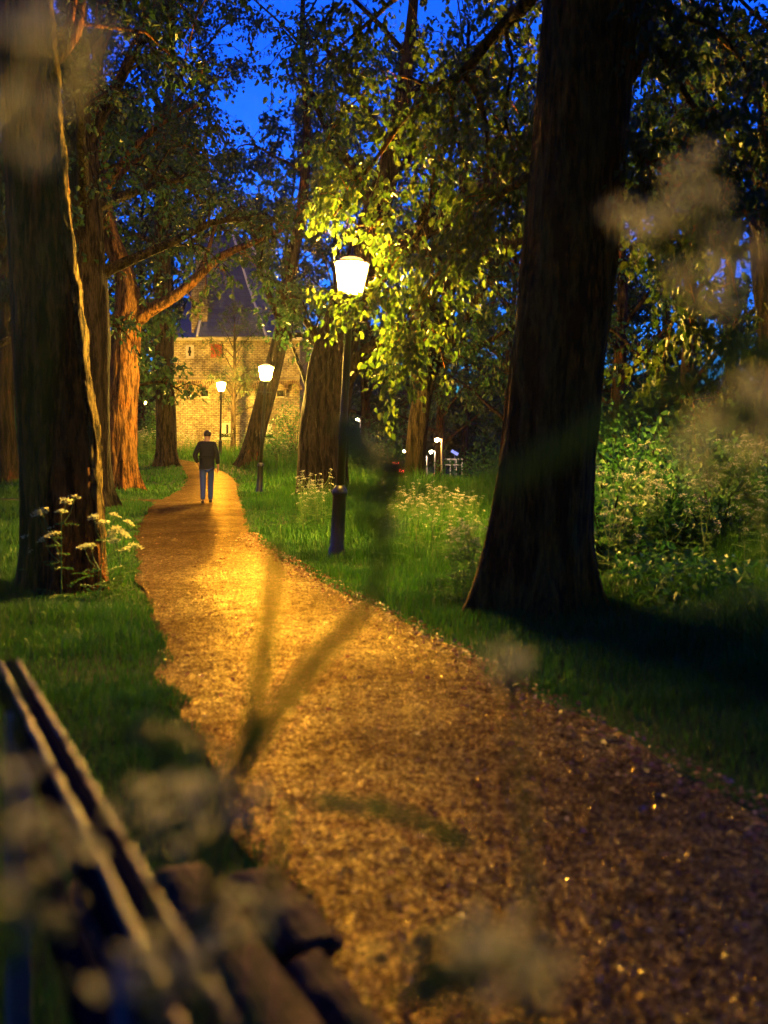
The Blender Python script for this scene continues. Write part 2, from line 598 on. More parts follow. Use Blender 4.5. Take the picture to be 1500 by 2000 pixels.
M['wood_seat'] = wood_mat("weathered_wet_plank", (.05, .024, .014), (.20, .095, .052), (9, 1.2, 9), .8, .06)
M['wood_lit_edge'] = wood_mat("lamp_lit_rail_edge", (.22, .10, .025), (.60, .30, .07), (9, 1.0, 9), .5, .35)  # lamplight along the rail edges put into the wood colour
M['rail_top'] = NT('dark_unlit_rail').set(.95, .0, color=(.010, .009, .014)).m  # unlit tone between the bright edges put into the base colour
M['concrete'] = NT("grey_concrete").set(.85, .2, color=(.14, .13, .12)).m

# ------------------------------------------------------------------ ground, path
YL = [-6, 0, 2.5, 3.9, 4.98, 7.28, 9.5, 12.3, 17, 21.8, 24.7, 31.5, 36, 40, 47, 52, 57, 62]
XL = [2.6, .72, -.10, -.55, -.95, -1.64, -2.25, -3.0, -4.15, -5.1, -5.6, -6.35, -7.0, -7.76, -9.4, -11.6, -15, -20]
YR = [-6, 0, 3.94, 5.36, 7.47, 9.47, 11.8, 13.2, 16.7, 21.8, 29.9, 36, 40.5, 46, 50, 54, 58]
XR = [4.9, 2.85, 1.48, .98, .40, -.24, -.94, -1.35, -2.17, -2.97, -4.2, -5.1, -6.07, -8.05, -10.2, -13.5, -19]
yy = np.linspace(-5, 58, 1200)


def smooth1(a, k=9):
    pad = np.pad(a, (k, k), mode='edge')
    return np.convolve(np.convolve(pad, np.ones(k) / k, 'same'), np.ones(k) / k, 'same')[k:-k]


xl_s = smooth1(np.interp(yy, YL, XL), 25); xr_s = smooth1(np.interp(yy, YR, XR), 25)


def path_l(Y): return np.interp(Y, yy, xl_s)
def path_r(Y): return np.interp(Y, yy, xr_s)


def on_side_path(X, Y):
    return (X < -5.3) & (X > -26) & (np.abs(Y - (26.2 - (X + 6) * .05)) < .62)


def on_path(X, Y, grow=0.0):
    w = (vnoise(np.stack([X * 3, Y * 3, X * 0], -1), 5) - .5) * .16
    return ((X > path_l(Y) - grow + w) & (X < path_r(Y) + grow + w) & (Y < 57)) | on_side_path(X, Y)


def grid(xs, ys, zf):
    X, Y = np.meshgrid(xs, ys)
    V = np.stack([X, Y, zf(X, Y)], -1).reshape(-1, 3)
    nx = len(xs)
    i = np.arange(len(ys) - 1)[:, None] * nx; j = np.arange(nx - 1)[None]
    F = np.stack([i + j, i + j + 1, i + nx + j + 1, i + nx + j], -1).reshape(-1, 4)
    return V, F


m = MB()
gx = np.concatenate([-np.geomspace(600, 14, 24), np.linspace(-13, 13, 105), np.geomspace(14, 600, 24)])
gy = np.concatenate([np.linspace(-40, -5, 10), np.linspace(-4, 80, 260), np.geomspace(82, 900, 30)])


def zg(X, Y):
    dist = np.maximum(path_l(Y) - X, X - path_r(Y))
    z = ground_z(X, Y) + (vnoise(np.stack([X * .9, Y * .9, X * 0], -1), 3) - .35) * .07 * (Y < 90) * S(.1, 1.0, dist)
    return np.where(Y < 57, z - .05 * S(-.05, -.45, dist) , z)


m.add(*grid(gx, gy, zg))
tag(m.build("ground", M['soil']), "dark soil ground under the park lawns", kind='structure')

ys_ = np.concatenate([np.linspace(-4, 14, 260), np.linspace(14.2, 57, 200)])
us = np.linspace(0, 1, 25)
Yp = np.repeat(ys_[:, None], 25, 1)
edge = (vnoise(np.stack([Yp * 1.6, us[None] * 2 + Yp * 0, Yp * 0], -1), 9) - .5) * .16
Xp = path_l(Yp) * (1 - us) + path_r(Yp) * us + edge
Zp = ground_z(Xp, Yp) + .010 + .03 * (1 - (2 * us[None] - 1) ** 2) + (fbm(np.stack([Xp * 1.4, Yp * 1.4, Xp * 0], -1), 3, 11) - .5) * .035
i = np.arange(len(ys_) - 1)[:, None] * 25; j = np.arange(24)[None]
m = MB(); m.add(np.stack([Xp, Yp, Zp], -1).reshape(-1, 3), np.stack([i + j, i + j + 1, i + 26 + j, i + 25 + j], -1).reshape(-1, 4))
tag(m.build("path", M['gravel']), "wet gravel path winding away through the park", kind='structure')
xs_ = np.linspace(-26, -5.2, 60); m = MB()
uu = np.linspace(-.6, .6, 7)
Xs = np.repeat(xs_[:, None], 7, 1); Ys = 26.2 - (Xs + 6) * .05 + uu[None]
i = np.arange(59)[:, None] * 7; j = np.arange(6)[None]
m.add(np.stack([Xs, Ys, ground_z(Xs, Ys) + .03 - .03 * (uu[None] / .6) ** 2], -1).reshape(-1, 3), np.stack([i + j + 7, i + j + 8, i + 1 + j, i + j], -1).reshape(-1, 4)[:, ::-1])
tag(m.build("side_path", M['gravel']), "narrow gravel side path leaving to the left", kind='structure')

# pebbles proud of the path near the camera
N = 110000
Y = 1.3 + np.minimum(rng.exponential(4.0, N), 26)
X = path_l(Y) + (path_r(Y) - path_l(Y)) * rng.random(N)
s = rng.lognormal(-5.75, .36, N)
s = np.clip(s, .0017, .009)
oc = np.array([[1, 0, 0], [-1, 0, 0], [0, 1, 0], [0, -1, 0], [0, 0, 1], [0, 0, -1]], float)
ocF = np.array([[0, 2, 4], [2, 1, 4], [1, 3, 4], [3, 0, 4], [2, 0, 5], [1, 2, 5], [3, 1, 5], [0, 3, 5]])
jit = 1 + (rng.random((N, 6, 1)) - .5) * .7
V = oc[None] * jit + rng.normal(size=(N, 6, 3)) * .16
ax = unit(rng.normal(size=(N, 3))); an = rng.random(N) * 6.28
K = np.zeros((N, 3, 3)); K[:, 0, 1] = -ax[:, 2]; K[:, 0, 2] = ax[:, 1]; K[:, 1, 0] = ax[:, 2]; K[:, 1, 2] = -ax[:, 0]; K[:, 2, 0] = -ax[:, 1]; K[:, 2, 1] = ax[:, 0]
Rm = np.eye(3)[None] + np.sin(an)[:, None, None] * K + (1 - np.cos(an))[:, None, None] * (K @ K)
V = np.einsum('nij,nkj->nki', Rm, V) * s[:, None, None]
V[:, :, 2] *= .42
u_ = (X - path_l(Y)) / (path_r(Y) - path_l(Y))
Z = .012 + .03 * (1 - (2 * u_ - 1) ** 2) + (fbm(np.stack([X * 1.4, Y * 1.4, X * 0], -1), 3, 11) - .5) * .035
V += np.stack([X, Y, Z + s * .35], -1)[:, None]
m = MB(); m.add(V.reshape(-1, 3), (np.arange(N)[:, None, None] * 6 + ocF[None]).reshape(-1, 3))
tag(m.build("path_pebbles", M['pebble'], smooth=False), "loose wet pebbles scattered over the near path", "pebbles", kind='stuff')

# fallen leaves, mostly along the right edge
N = 2400
Y = 2 + 14 * rng.random(N) ** 1.4
k = rng.random(N)
X = np.where(k < .86, path_r(Y) - np.abs(rng.normal(0, .22, N)) + .04, path_l(Y) + (path_r(Y) - path_l(Y)) * rng.random(N))
m = MB()
d = rng.normal(size=(N, 3)) * np.array([1, 1, .12])
m.leaves(np.stack([X, Y, ground_z(X, Y) + .05 + rng.random(N) * .01], -1), d, rng.uniform(.015, .045, N), width=.55, six=False)
tag(m.build("fallen_leaves", M['litter']), "brown fallen leaves strewn along the path edge", "fallen leaves", kind='stuff')


# ------------------------------------------------------------------ grass
def blades(m, X, Y, h, w, lean=.35):
    N = len(X)
    Z = zg(X, Y) - .005
    a = rng.random(N) * 6.283
    d = np.stack([np.cos(a), np.sin(a), 0 * a], -1)
    sd = np.stack([-np.sin(a), np.cos(a), 0 * a], -1)
    b = np.stack([X, Y, Z], -1)
    ln = (rng.random(N) * lean + .06)[:, None]
    mid = b + np.array([0, 0, 1.0]) * (h * .55)[:, None] + d * ln * (h * .45)[:, None]
    tip = b + np.array([0, 0, 1.0]) * (h * (1 - ln[:, 0] * .4))[:, None] + d * ln * (h * 1.5)[:, None]
    V = np.stack([b - sd * w[:, None], b + sd * w[:, None], mid + sd * w[:, None] * .8, mid - sd * w[:, None] * .8, tip], 1)
    o = np.arange(N)[:, None] * 5
    m.add(V.reshape(-1, 3), [o + np.array([[0, 1, 2, 3]]), o + np.array([[3, 2, 4]])])


def scatter(n, y0, y1, xpad=1.0, pw=1.0):
    Y = y0 + (y1 - y0) * rng.random(n) ** pw
    half = .375 * Y + xpad
    X = (rng.random(n) * 2 - 1) * half
    return X, Y


def lawn(n, y0, y1, hs, w, pw=1.0, xpad=1.0):
    X, Y = scatter(n, y0, y1, xpad, pw)
    X += 0
    keep = ~on_path(X, Y, -.05)
    X, Y = X[keep], Y[keep]
    pn = fbm(np.stack([X * 1.1, Y * 1.1, X * 0], -1), 3, 21)
    dist = np.maximum(path_l(Y) - X, X - path_r(Y))
    right = X > path_r(Y)
    tall = np.where(right, S(.5, 2.2, dist), .12 * S(.8, 3, dist))
    h = hs * (.25 + 2.4 * pn ** 2 + .3 * rng.random(len(X))) * (1 + 2.4 * tall)
    h = h * (.55 + .45 * S(0, .25, dist))
    blades(GM, X, Y, h, np.full(len(X), w) * (.7 + .6 * rng.random(len(X))))


GM = MB()
lawn(70000, 1.0, 6, .075, .0020, .8)
lawn(130000, 5.5, 14, .085, .0032, .9)
lawn(120000, 14, 30, .10, .0062)
lawn(90000, 28, 62, .13, .016)
tag(GM.build("lawn_grass", M['grass']), "green lawn grass on both sides of the path", "grass", kind='stuff')


# ------------------------------------------------------------------ trees
def trunk_mesh(m, pts, rad, nseg=40, nring=90, amp=.05, seed=0, flare=.35, freq=7.0, lobes=5):
    pts = catmull(pts, nring); rad = np.interp(np.linspace(0, 1, nring), np.linspace(0, 1, len(rad)), rad)
    T = unit(np.gradient(pts, axis=0))
    A = unit(np.cross(T, np.array([0, 1.0, 0]))); B = np.cross(T, A)
    th = np.arange(nseg) / nseg * 2 * np.pi
    hgt = pts[:, 2] - pts[0, 2]
    C, Sn = np.cos(th), np.sin(th)
    q = np.stack([np.broadcast_to(C * freq * .5, (nring, nseg)), np.broadcast_to(Sn * freq * .5, (nring, nseg)), np.repeat(hgt[:, None] * .9, nseg, 1)], -1)
    d1 = fbm(q + seed * 7.1, 3, seed) - .5
    q2 = q * np.array([.35, .35, .5]) + 3.3 + seed
    d2 = vnoise(q2, seed + 50) - .5
    rid = np.abs(fbm(q * np.array([2.2, 2.2, .6]) + 9, 2, seed + 9) - .5) * 2
    lob = np.maximum(0, np.cos(lobes * th + seed * 1.7 + 1.2 * np.sin(th + seed)))[None] ** 1.5
    fl = np.exp(-hgt / max(.45, rad[0] * .9))[:, None]
    k = 1 + amp * 2.2 * d1 + amp * 3.0 * d2 - amp * .8 * (1 - np.clip(rid * 3, 0, 1)) + fl * flare * (.35 + .95 * lob)
    rr = rad[:, None] * k
    V = pts[:, None] + rr[..., None] * (C[None, :, None] * A[:, None] + Sn[None, :, None] * B[:, None])
    i = np.arange(nring - 1)[:, None] * nseg; j = np.arange(nseg)[None]; j2 = (j + 1) % nseg
    F = np.stack([i + j, i + j2, i + nseg + j2, i + nseg + j], -1).reshape(-1, 4)
    m.add(V.reshape(-1, 3), [F, ((nring - 1) * nseg + np.arange(nseg))[None]])


def limb(m, pts, r0, r1, n=14, seg=9, wob=.03):
    p = catmull(pts, n)
    L = np.linalg.norm(np.diff(p, axis=0), axis=1).sum()
    p[1:] += (rng.random((n - 1, 3)) - .5) * wob * L / 4 * np.array([1, 1, 1])
    r = r0 + (r1 - r0) * np.linspace(0, 1, n) ** .8
    r = r * (1 + (rng.random(n) - .5) * .12)
    m.tube(p, r, seg)
    return p


class Crown:
    def __init__(self):
        self.P, self.D, self.Z = [], [], []
        self.tw = []

    def sprays(self, line, n2, L2, n3, L3, nl, size, spread=1.0, droop=.25, t0=.2, wood=None, r2=.02, up=.15, jit=.35, rg=None):
        """side branches along a limb, twigs on them, leaves on the twigs"""
        g = rg or rng
        line = np.asarray(line); m = len(line)
        T = unit(np.gradient(line, axis=0))
        t = t0 + (1 - t0) * (np.arange(n2) + g.random(n2)) / n2
        f = t * (m - 1); k = np.minimum(f.astype(int), m - 2); w = (f - k)[:, None]
        p0 = line[k] * (1 - w) + line[k + 1] * w
        dirs = unit(T[k] * .55 + spread * unit(g.normal(size=(n2, 3))) + np.array([0, 0, up]))
        L = L2 * (1.15 - .5 * t) * g.uniform(.6, 1.25, n2)
        p2 = p0 + dirs * L[:, None] + np.array([0, 0, -1]) * (droop * L)[:, None]
        p1 = p0 + dirs * (L * .55)[:, None] + np.array([0, 0, .10]) * L[:, None]
        if wood is not None:
            wood.twigs(p0, p1, p2, r2, r2 * .3)
        # twigs
        n = n2 * n3
        s = np.repeat(np.arange(n2), n3); u = g.uniform(.2, 1.0, n)[:, None]
        a = (1 - u) ** 2 * p0[s] + 2 * u * (1 - u) * p1[s] + u * u * p2[s]
        d = unit(dirs[s] * .5 + unit(g.normal(size=(n, 3))) * spread + np.array([0, 0, -droop]))
        l3 = L3 * g.uniform(.5, 1.3, n)[:, None]
        b = a + d * l3 + np.array([0, 0, -1]) * droop * l3 * .7
        if wood is not None:
            wood.twigs(a, (a + b) / 2 + np.array([0, 0, .04]) * l3, b, r2 * .28, r2 * .10)
        # leaves
        q = n * nl
        s3 = np.repeat(np.arange(n), nl); u = g.uniform(.1, 1.05, q)[:, None]
        pos = a[s3] * (1 - u) + b[s3] * u + g.normal(size=(q, 3)) * jit * size
        ld = unit(d[s3] * .5 + unit(g.normal(size=(q, 3))) * .8 + np.array([0, 0, -.55 - droop]))
        self.P.append(pos); self.D.append(ld); self.Z.append(size * g.uniform(.5, 1.35, q))
        return p2

    def mesh(self, base=None, **kw):
        m = MB()
        P_, D_, Z_ = np.concatenate(self.P), np.concatenate(self.D), np.concatenate(self.Z)
        if base is not None:                       # keep a clear window before the nearest lantern
            W = P_ + base
            a, b = np.array([0, 0, CAM_H]), P(688, 522, 12.9)
            t = np.clip(((W - a) @ (b - a)) / ((b - a) @ (b - a)), 0, 1.15)
            off = np.linalg.norm(W - (a + t[:, None] * (b - a)), axis=1)
            k = off > .27 * t + .02
            P_, D_, Z_ = P_[k], D_[k], Z_[k]
        m.leaves(P_, D_, Z_, **kw)
        return m


def tree(name, label, pts, rad, bark, leafm, limbs=(), auto=0, top=None, crown_r=5.0, z0=4.0, group=None, leaf=.16,
         n2=11, n3=7, nl=10, nseg=24, nring=50, amp=.05, flare=.35, seed=1, six=False, L2=None, droop=.15, L3=None, extra=None, lobes=5):
    """a tree standing where pts[0] is: trunk + limbs, crown of leaves"""
    g = np.random.default_rng(seed * 13 + 5)
    base = np.array(pts[0], float)
    root = thing(name, tuple(base), label, "tree", group)
    wood, br, cr = MB(), MB(), Crown()
    pts = np.array(pts, float) - base
    trunk_mesh(wood, pts - np.array([0, 0, .0]), rad, nseg, nring, amp, seed, flare, lobes=lobes)
    dense = catmull(pts, 40)
    rd = np.interp(np.linspace(0, 1, 40), np.linspace(0, 1, len(rad)), rad)
    for (lp, r0, r1, kw) in limbs:
        lp = np.array(lp, float) - base
        p = limb(wood, lp, r0, r1, n=16)
        if kw is not None:
            a = dict(n2=n2, L2=L2 or crown_r * .28, n3=n3, L3=L3 or crown_r * .12, nl=nl, size=leaf, droop=droop, wood=br, r2=max(.012, r1 * .7), rg=g)
            a.update(kw)
            cr.sprays(p, **a)
    H = pts[-1][2]
    for i in range(auto):
        z = z0 + (H - z0) * (i + g.random()) / auto
        k = int(np.argmin(np.abs(dense[:, 2] - z)))
        az = i * 2.399 + g.random() * .8
        sh = math.sin(math.pi * (.18 + .78 * (z - z0) / max(.1, H - z0))) ** .7
        L = crown_r * (.45 + .65 * sh) * g.uniform(.8, 1.15)
        el = g.uniform(.15, .8) + .55 * (z - z0) / max(.1, H - z0)
        d = np.array([math.cos(az) * math.cos(el), math.sin(az) * math.cos(el), math.sin(el)])
        s0 = dense[k]
        lp = [s0, s0 + d * L * .4 + np.array([0, 0, .05 * L]), s0 + d * L * .75 + np.array([0, 0, .06 * L]), s0 + d * L + np.array([0, 0, -.12 * L])]
        r0 = min(rd[k] * .45, .035 * L)
        p = limb(wood, lp, r0, r0 * .2, n=10, seg=6, wob=.06)
        cr.sprays(p, n2, L2 or crown_r * .34, n3, L3 or crown_r * .14, nl, leaf, droop=droop, wood=br, r2=max(.012, r0 * .3), rg=g, t0=.25)
    wood.build("trunk", bark, root)
    if extra:
        extra(root, base, cr, br)
    if br.n:
        br.build("branches", bark, root)
    if cr.P:
        cr.mesh(base=base, six=six, rg=g).build("crown", leafm, root, smooth=False)
    return root


def gp(px, py, Y):
    """ground point below a spot of the photograph at depth Y"""
    X = (px - 750) / 2000 * Y
    return np.array([X, Y, float(ground_z(X, Y)) - .03])


# --- the near trunk on the left with the pale crusted stem on its flank
def crust(root, base, cr, br):
    n, k = 300, 22
    c = catmull(T1_PTS - T1_PTS[0], n)
    rd = np.interp(np.linspace(0, 1, n), np.linspace(0, 1, len(T1_RAD)), T1_RAD)
    keep = c[:, 2] < 6.2; c, rd = c[keep], rd[keep]; n = len(c)
    nv = unit(np.array([.95, -.31, 0])); tv = np.array([.31, .95, 0])
    th = np.arange(k) / k * 2 * np.pi
    q = np.stack([np.broadcast_to(np.cos(th) * 1.6, (n, k)), np.broadcast_to(np.sin(th) * 1.6, (n, k)), np.repeat(c[:, 2:3] * 7, k, 1)], -1)
    f = 1 + 1.5 * (fbm(q, 3, 61) - .5) + .8 * (vnoise(q * np.array([2, 2, .5]), 62) - .5)
    wid = .092 - .035 * np.clip(c[:, 2] / 6, 0, 1)
    sway = (vnoise(np.stack([c[:, 2] * .8, c[:, 2] * 0, c[:, 2] * 0], -1), 64) - .5) * .10
    V = (c[:, None] + nv * (rd[:, None, None] * 1.0 + .012) + tv * sway[:, None, None]
         + (np.cos(th) * f * wid[:, None])[..., None] * tv + (np.sin(th) * f * .038)[..., None] * nv)
    i_ = np.arange(n - 1)[:, None] * k; j_ = np.arange(k)[None]; j2 = (j_ + 1) % k
    m = MB(); m.add(V.reshape(-1, 3), np.stack([i_ + j_, i_ + j2, i_ + k + j2, i_ + k + j_], -1).reshape(-1, 4))
    m.build("crusted_stem", M['bark_crust'], root)


B1 = gp(128, 0, 10.1)
T1_PTS = np.array([B1, P(118, 900, 10.1), P(100, 700, 10.1), P(80, 450, 10.1), P(58, 150, 10.1), P(40, -100, 10.2), P(10, -500, 10.3), P(-20, -900, 10.3)])
T1_RAD = [.385, .37, .345, .32, .29, .27, .24, .2]
tree("tree", "thick dark trunk at the left edge with a pale crusted stem up its side",
     T1_PTS, T1_RAD, M['bark_red'], M['leaf_mid'],
     limbs=[([P(60, 150, 10.1), P(140, 60, 10.5), P(165, -60, 11), P(240, -160, 11.4)], .13, .05, dict(t0=.3, L2=1.2, L3=.5)),
            ([P(50, -80, 10.2), P(180, -120, 10.8), P(300, -60, 11.6), P(430, -30, 12.2)], .12, .03, dict(t0=.2, L2=1.5, L3=.55)),
            ([P(30, -300, 12), P(-100, -400, 9.5), P(-250, -380, 8.8)], .14, .04, dict(L2=1.5, L3=.6))],
     auto=6, z0=7.6, crown_r=5.0, leaf=.10, n2=11, n3=7, nl=15, nseg=96, nring=240, amp=.045, flare=.22, seed=3, extra=crust)

B2 = gp(178, 0, 22.7)
tree("tree", "dark trunk half hidden behind the crusted left tree",
     [B2, P(176, 850, 22.7), P(178, 650, 22.7), P(165, 400, 22.8), P(150, 100, 23), P(140, -250, 23)],
     [.46, .44, .42, .36, .3, .15], M['bark_plain'], M['leaf_mid'], auto=15, z0=4.8, crown_r=4.6, leaf=.12, n2=11, n3=7, nl=14,
     nseg=48, nring=120, amp=.08, flare=.55, seed=4)

B3 = gp(238, 0, 31.5)
tree("tree", "orange lit furrowed tree left of the walker with a long limb over the path",
     [B3, P(238, 860, 31.5), P(240, 750, 31.5), P(246, 650, 31.5), P(252, 585, 31.5), P(238, 520, 31.5), P(212, 450, 31.6), P(195, 330, 32), P(190, 150, 32), P(200, -100, 32)],
     [.52, .50, .47, .47, .42, .30, .27, .24, .19, .08], M['bark_orange'], M['leaf_mid'],
     limbs=[([P(262, 628, 31.5), P(300, 604, 31.3), P(352, 572, 31), P(420, 508, 31), P(480, 480, 31), P(540, 455, 31), P(600, 400, 31.5)], .24, .05, dict(t0=.45, n2=7, L2=1.3, L3=.6, nl=7)),
            ([P(265, 600, 31.5), P(300, 598, 31.8), P(345, 572, 32), P(385, 535, 33), P(405, 490, 33.5), P(425, 420, 34)], .17, .05, dict(t0=.4, n2=5, L2=1.3, L3=.6, nl=7)),
            ([P(212, 450, 31.6), P(170, 430, 31), P(120, 380, 31), P(60, 350, 31)], .16, .04, dict(t0=.2, L2=1.8, L3=.7)),
            ([P(200, 380, 31.9), P(250, 300, 31), P(320, 240, 31), P(400, 200, 31)], .15, .03, dict(t0=.2, L2=1.9, L3=.8))],
     auto=7, z0=9.0, crown_r=5.0, leaf=.18, n2=11, n3=7, nl=10, nseg=64, nring=160, amp=.085, flare=.5, seed=5)

B4 = gp(325, 0, 45)
tree("tree", "straight half shaded trunk beside the path bend in front of the brick building",
     [B4, P(325, 850, 45), P(323, 750, 45), P(320, 640, 45), P(316, 540, 45), P(318, 400, 45), P(330, 200, 45), P(335, 0, 45)],
     [.47, .45, .43, .42, .38, .3, .22, .1], M['bark_grey'], M['leaf_mid'], auto=15, z0=9.0, crown_r=5.4, leaf=.17, n2=11, n3=7, nl=12,
     nseg=40, nring=90, amp=.05, flare=.45, seed=6)

B5 = gp(484, 0, 44)
tree("tree", "dark leaning tree behind the second lamp, in front of the brick wall",
     [B5, P(505, 830, 44), P(528, 740, 44), P(546, 670, 44), P(560, 600, 44), P(572, 500, 44), P(590, 400, 44), P(600, 250, 44), P(590, 60, 44), P(600, -150, 44)],
     [.46, .42, .39, .36, .32, .27, .23, .18, .12, .06], M['bark_dark'], M['leaf_far'],
     limbs=[([P(548, 660, 44), P(590, 655, 44), P(620, 680, 44), P(640, 720, 44)], .14, .04, dict(n2=4)),
            ([P(552, 640, 44), P(520, 560, 44), P(500, 470, 44), P(470, 400, 44)], .18, .05, dict(n2=9)),
            ([P(565, 560, 44), P(610, 570, 43), P(640, 600, 43)], .1, .03, dict(n2=5))],
     auto=8, z0=11.0, crown_r=4.8, leaf=.20, n2=11, n3=7, nl=9, nseg=36, nring=90, amp=.05, flare=.4, seed=7)

B6 = gp(455, 0, 53)
tree("sapling", "slender young tree with an airy crown close to the brick wall",
     [B6, P(456, 800, 53), P(458, 740, 53), P(458, 670, 53), P(458, 620, 53)],
     [.15, .13, .10, .06, .02], M['bark_grey'], M['leaf_mid'], auto=22, z0=2.0, crown_r=1.7, leaf=.10, n2=6, n3=5, nl=4, nseg=14, nring=30,
     amp=.05, flare=.2, seed=8, L2=.6, L3=.3)

B7 = gp(628, 0, 27)
tree("tree", "massive leaning tree behind the nearest lamp post",
     [B7, P(630, 850, 27), P(645, 730, 27), P(668, 630, 27), P(695, 540, 27), P(722, 450, 27), P(748, 370, 27), P(775, 250, 27), P(800, 80, 27), P(820, -150, 27)],
     [.66, .62, .62, .51, .43, .36, .31, .25, .16, .07], M['bark_plain'], M['leaf_far'],
     limbs=[([P(640, 740, 27), P(612, 650, 27), P(570, 600, 26), P(540, 560, 26)], .16, .04, dict(n2=7)),
            ([P(675, 740, 27), P(712, 690, 26.5), P(760, 660, 26), P(820, 700, 25)], .26, .06, dict(n2=6)),
            ([P(712, 560, 27), P(770, 500, 27), P(830, 450, 27), P(930, 385, 27), P(1040, 300, 27), P(1120, 240, 27)], .34, .22, dict(n2=7)),
            ([P(735, 420, 27), P(690, 330, 27), P(640, 260, 27), P(600, 160, 27)], .2, .05, dict(n2=9)),
            ([P(610, 780, 27), P(580, 700, 28), P(560, 640, 28)], .08, .02, dict(n2=4))],
     auto=8, z0=7.5, crown_r=5.6, leaf=.16, n2=11, n3=7, nl=10, nseg=56, nring=120, amp=.07, flare=.28, seed=9)

B8 = gp(808, 0, 34)
tree("tree", "many stemmed dark tree near the road with a thick limb reaching right",
     [B8, P(812, 880, 34), P(820, 800, 34), P(838, 720, 34), P(862, 640, 34), P(878, 560, 34), P(900, 420, 34), P(910, 250, 34), P(915, 50, 34)],
     [.38, .34, .33, .31, .26, .22, .18, .13, .05], M['bark_plain'], M['leaf_far'],
     limbs=[([P(828, 760, 34), P(815, 680, 33.5), P(830, 585, 33), P(900, 525, 33), P(1010, 465, 33), P(1110, 400, 33)], .36, .28, dict(n2=8)),
            ([P(845, 710, 34), P(900, 640, 34), P(945, 560, 34), P(990, 480, 34)], .24, .06, dict(n2=9)),
            ([P(838, 720, 34), P(930, 680, 34), P(1000, 640, 34), P(1060, 620, 34)], .16, .04, dict(n2=8)),
            ([P(840, 700, 34), P(850, 600, 34), P(842, 520, 34), P(820, 430, 34)], .16, .05, dict(n2=8))],
     auto=10, z0=8.0, crown_r=5.0, leaf=.18, n2=11, n3=7, nl=10, nseg=36, nring=90, amp=.06, flare=.3, seed=10)


# --- the near tree on the right, whose branches hang over the path in front of the lamp
def px_line(pts):
    return [P(*q) for q in pts]


B9 = gp(1045, 0, 8.6)
near = dict(n2=15, L2=.66, n3=6, L3=.34, nl=9, size=.084, droop=.38, r2=.008, t0=.12, jit=.4)
L9 = [
    (px_line([(1120, -220, 8.6), (1045, -10, 9.0), (985, 45, 9.4), (905, 145, 9.8), (850, 170, 10.2), (790, 230, 10.6), (720, 330, 11.0), (655, 420, 11.3)]), .085, .012, dict(near, n2=22)),
    (px_line([(905, 145, 9.8), (938, 200, 9.8), (955, 285, 9.9), (945, 370, 10.1), (905, 455, 10.3), (850, 545, 10.7), (795, 640, 11.0)]), .035, .008, dict(near, n2=22)),
    (px_line([(880, 165, 10.0), (880, 250, 10.2), (848, 335, 10.4), (830, 430, 10.7), (765, 520, 11.1), (715, 610, 11.4)]), .03, .007, dict(near, n2=20)),
    (px_line([(1035, 345, 8.7), (1000, 365, 9.3), (960, 400, 9.7), (920, 455, 10.1), (870, 520, 10.5), (810, 590, 10.9), (770, 680, 11.2)]), .04, .007, dict(near, n2=13)),
    (px_line([(985, 45, 9.4), (1000, 130, 9.5), (985, 220, 9.6), (1005, 320, 9.6), (985, 420, 9.8)]), .022, .006, dict(near, n2=14)),
    (px_line([(1060, -120, 8.9), (930, -60, 9.8), (800, -20, 10.5), (700, 60, 11), (620, 130, 11.3)]), .06, .01, dict(near, n2=18)),
    (px_line([(850, 170, 10.2), (770, 150, 10.8), (700, 190, 11.2), (640, 270, 11.6)]), .025, .006, dict(near, n2=12)),
    (px_line([(765, 520, 11.1), (740, 580, 11.3), (780, 650, 11.4), (800, 720, 11.4)]), .012, .005, dict(near, n2=10, L2=.5)),
    (px_line([(765, 420, 11.1), (700, 440, 11.6), (655, 400, 12.0), (620, 430, 12.2)]), .012, .005, dict(near, n2=9, L2=.4)),
    # right-hand side
    (px_line([(1218, 165, 8.6), (1262, 82, 8.4), (1252, 0, 8.4), (1225, -150, 8.3)]), .07, .05, dict(near, n2=8)),
    (px_line([(1263, 80, 8.4), (1300, 115, 8.3), (1345, 195, 8.2), (1378, 245, 8.2), (1378, 345, 8.2), (1355, 450, 8.3), (1325, 560, 8.5)]), .036, .01, dict(near, n2=14, t0=.2)),
    (px_line([(1208, 240, 8.6), (1240, 290, 8.5), (1278, 318, 8.4), (1330, 305, 8.3), (1400, 335, 8.2), (1470, 430, 8.2), (1560, 560, 8.2)]), .05, .016, dict(near, n2=16, t0=.15)),
    (px_line([(1278, 318, 8.4), (1310, 350, 8.6), (1362, 395, 8.8), (1420, 500, 9.0), (1440, 620, 9.0), (1400, 720, 9.1)]), .028, .008, dict(near, n2=14)),
    (px_line([(1310, 350, 8.6), (1300, 430, 8.9), (1330, 540, 9.2), (1310, 650, 9.4), (1290, 760, 9.5)]), .02, .006, dict(near, n2=12)),
    (px_line([(1240, -120, 8.3), (1300, 10, 8.2), (1400, 60, 8.0), (1470, 160, 7.9), (1500, 290, 7.9)]), .03, .008, dict(near, n2=12)),
    (px_line([(1240, -60, 8.4), (1330, -20, 8.8), (1420, 90, 9.2), (1500, 130, 9.5)]), .03, .008, dict(near, n2=9)),
]
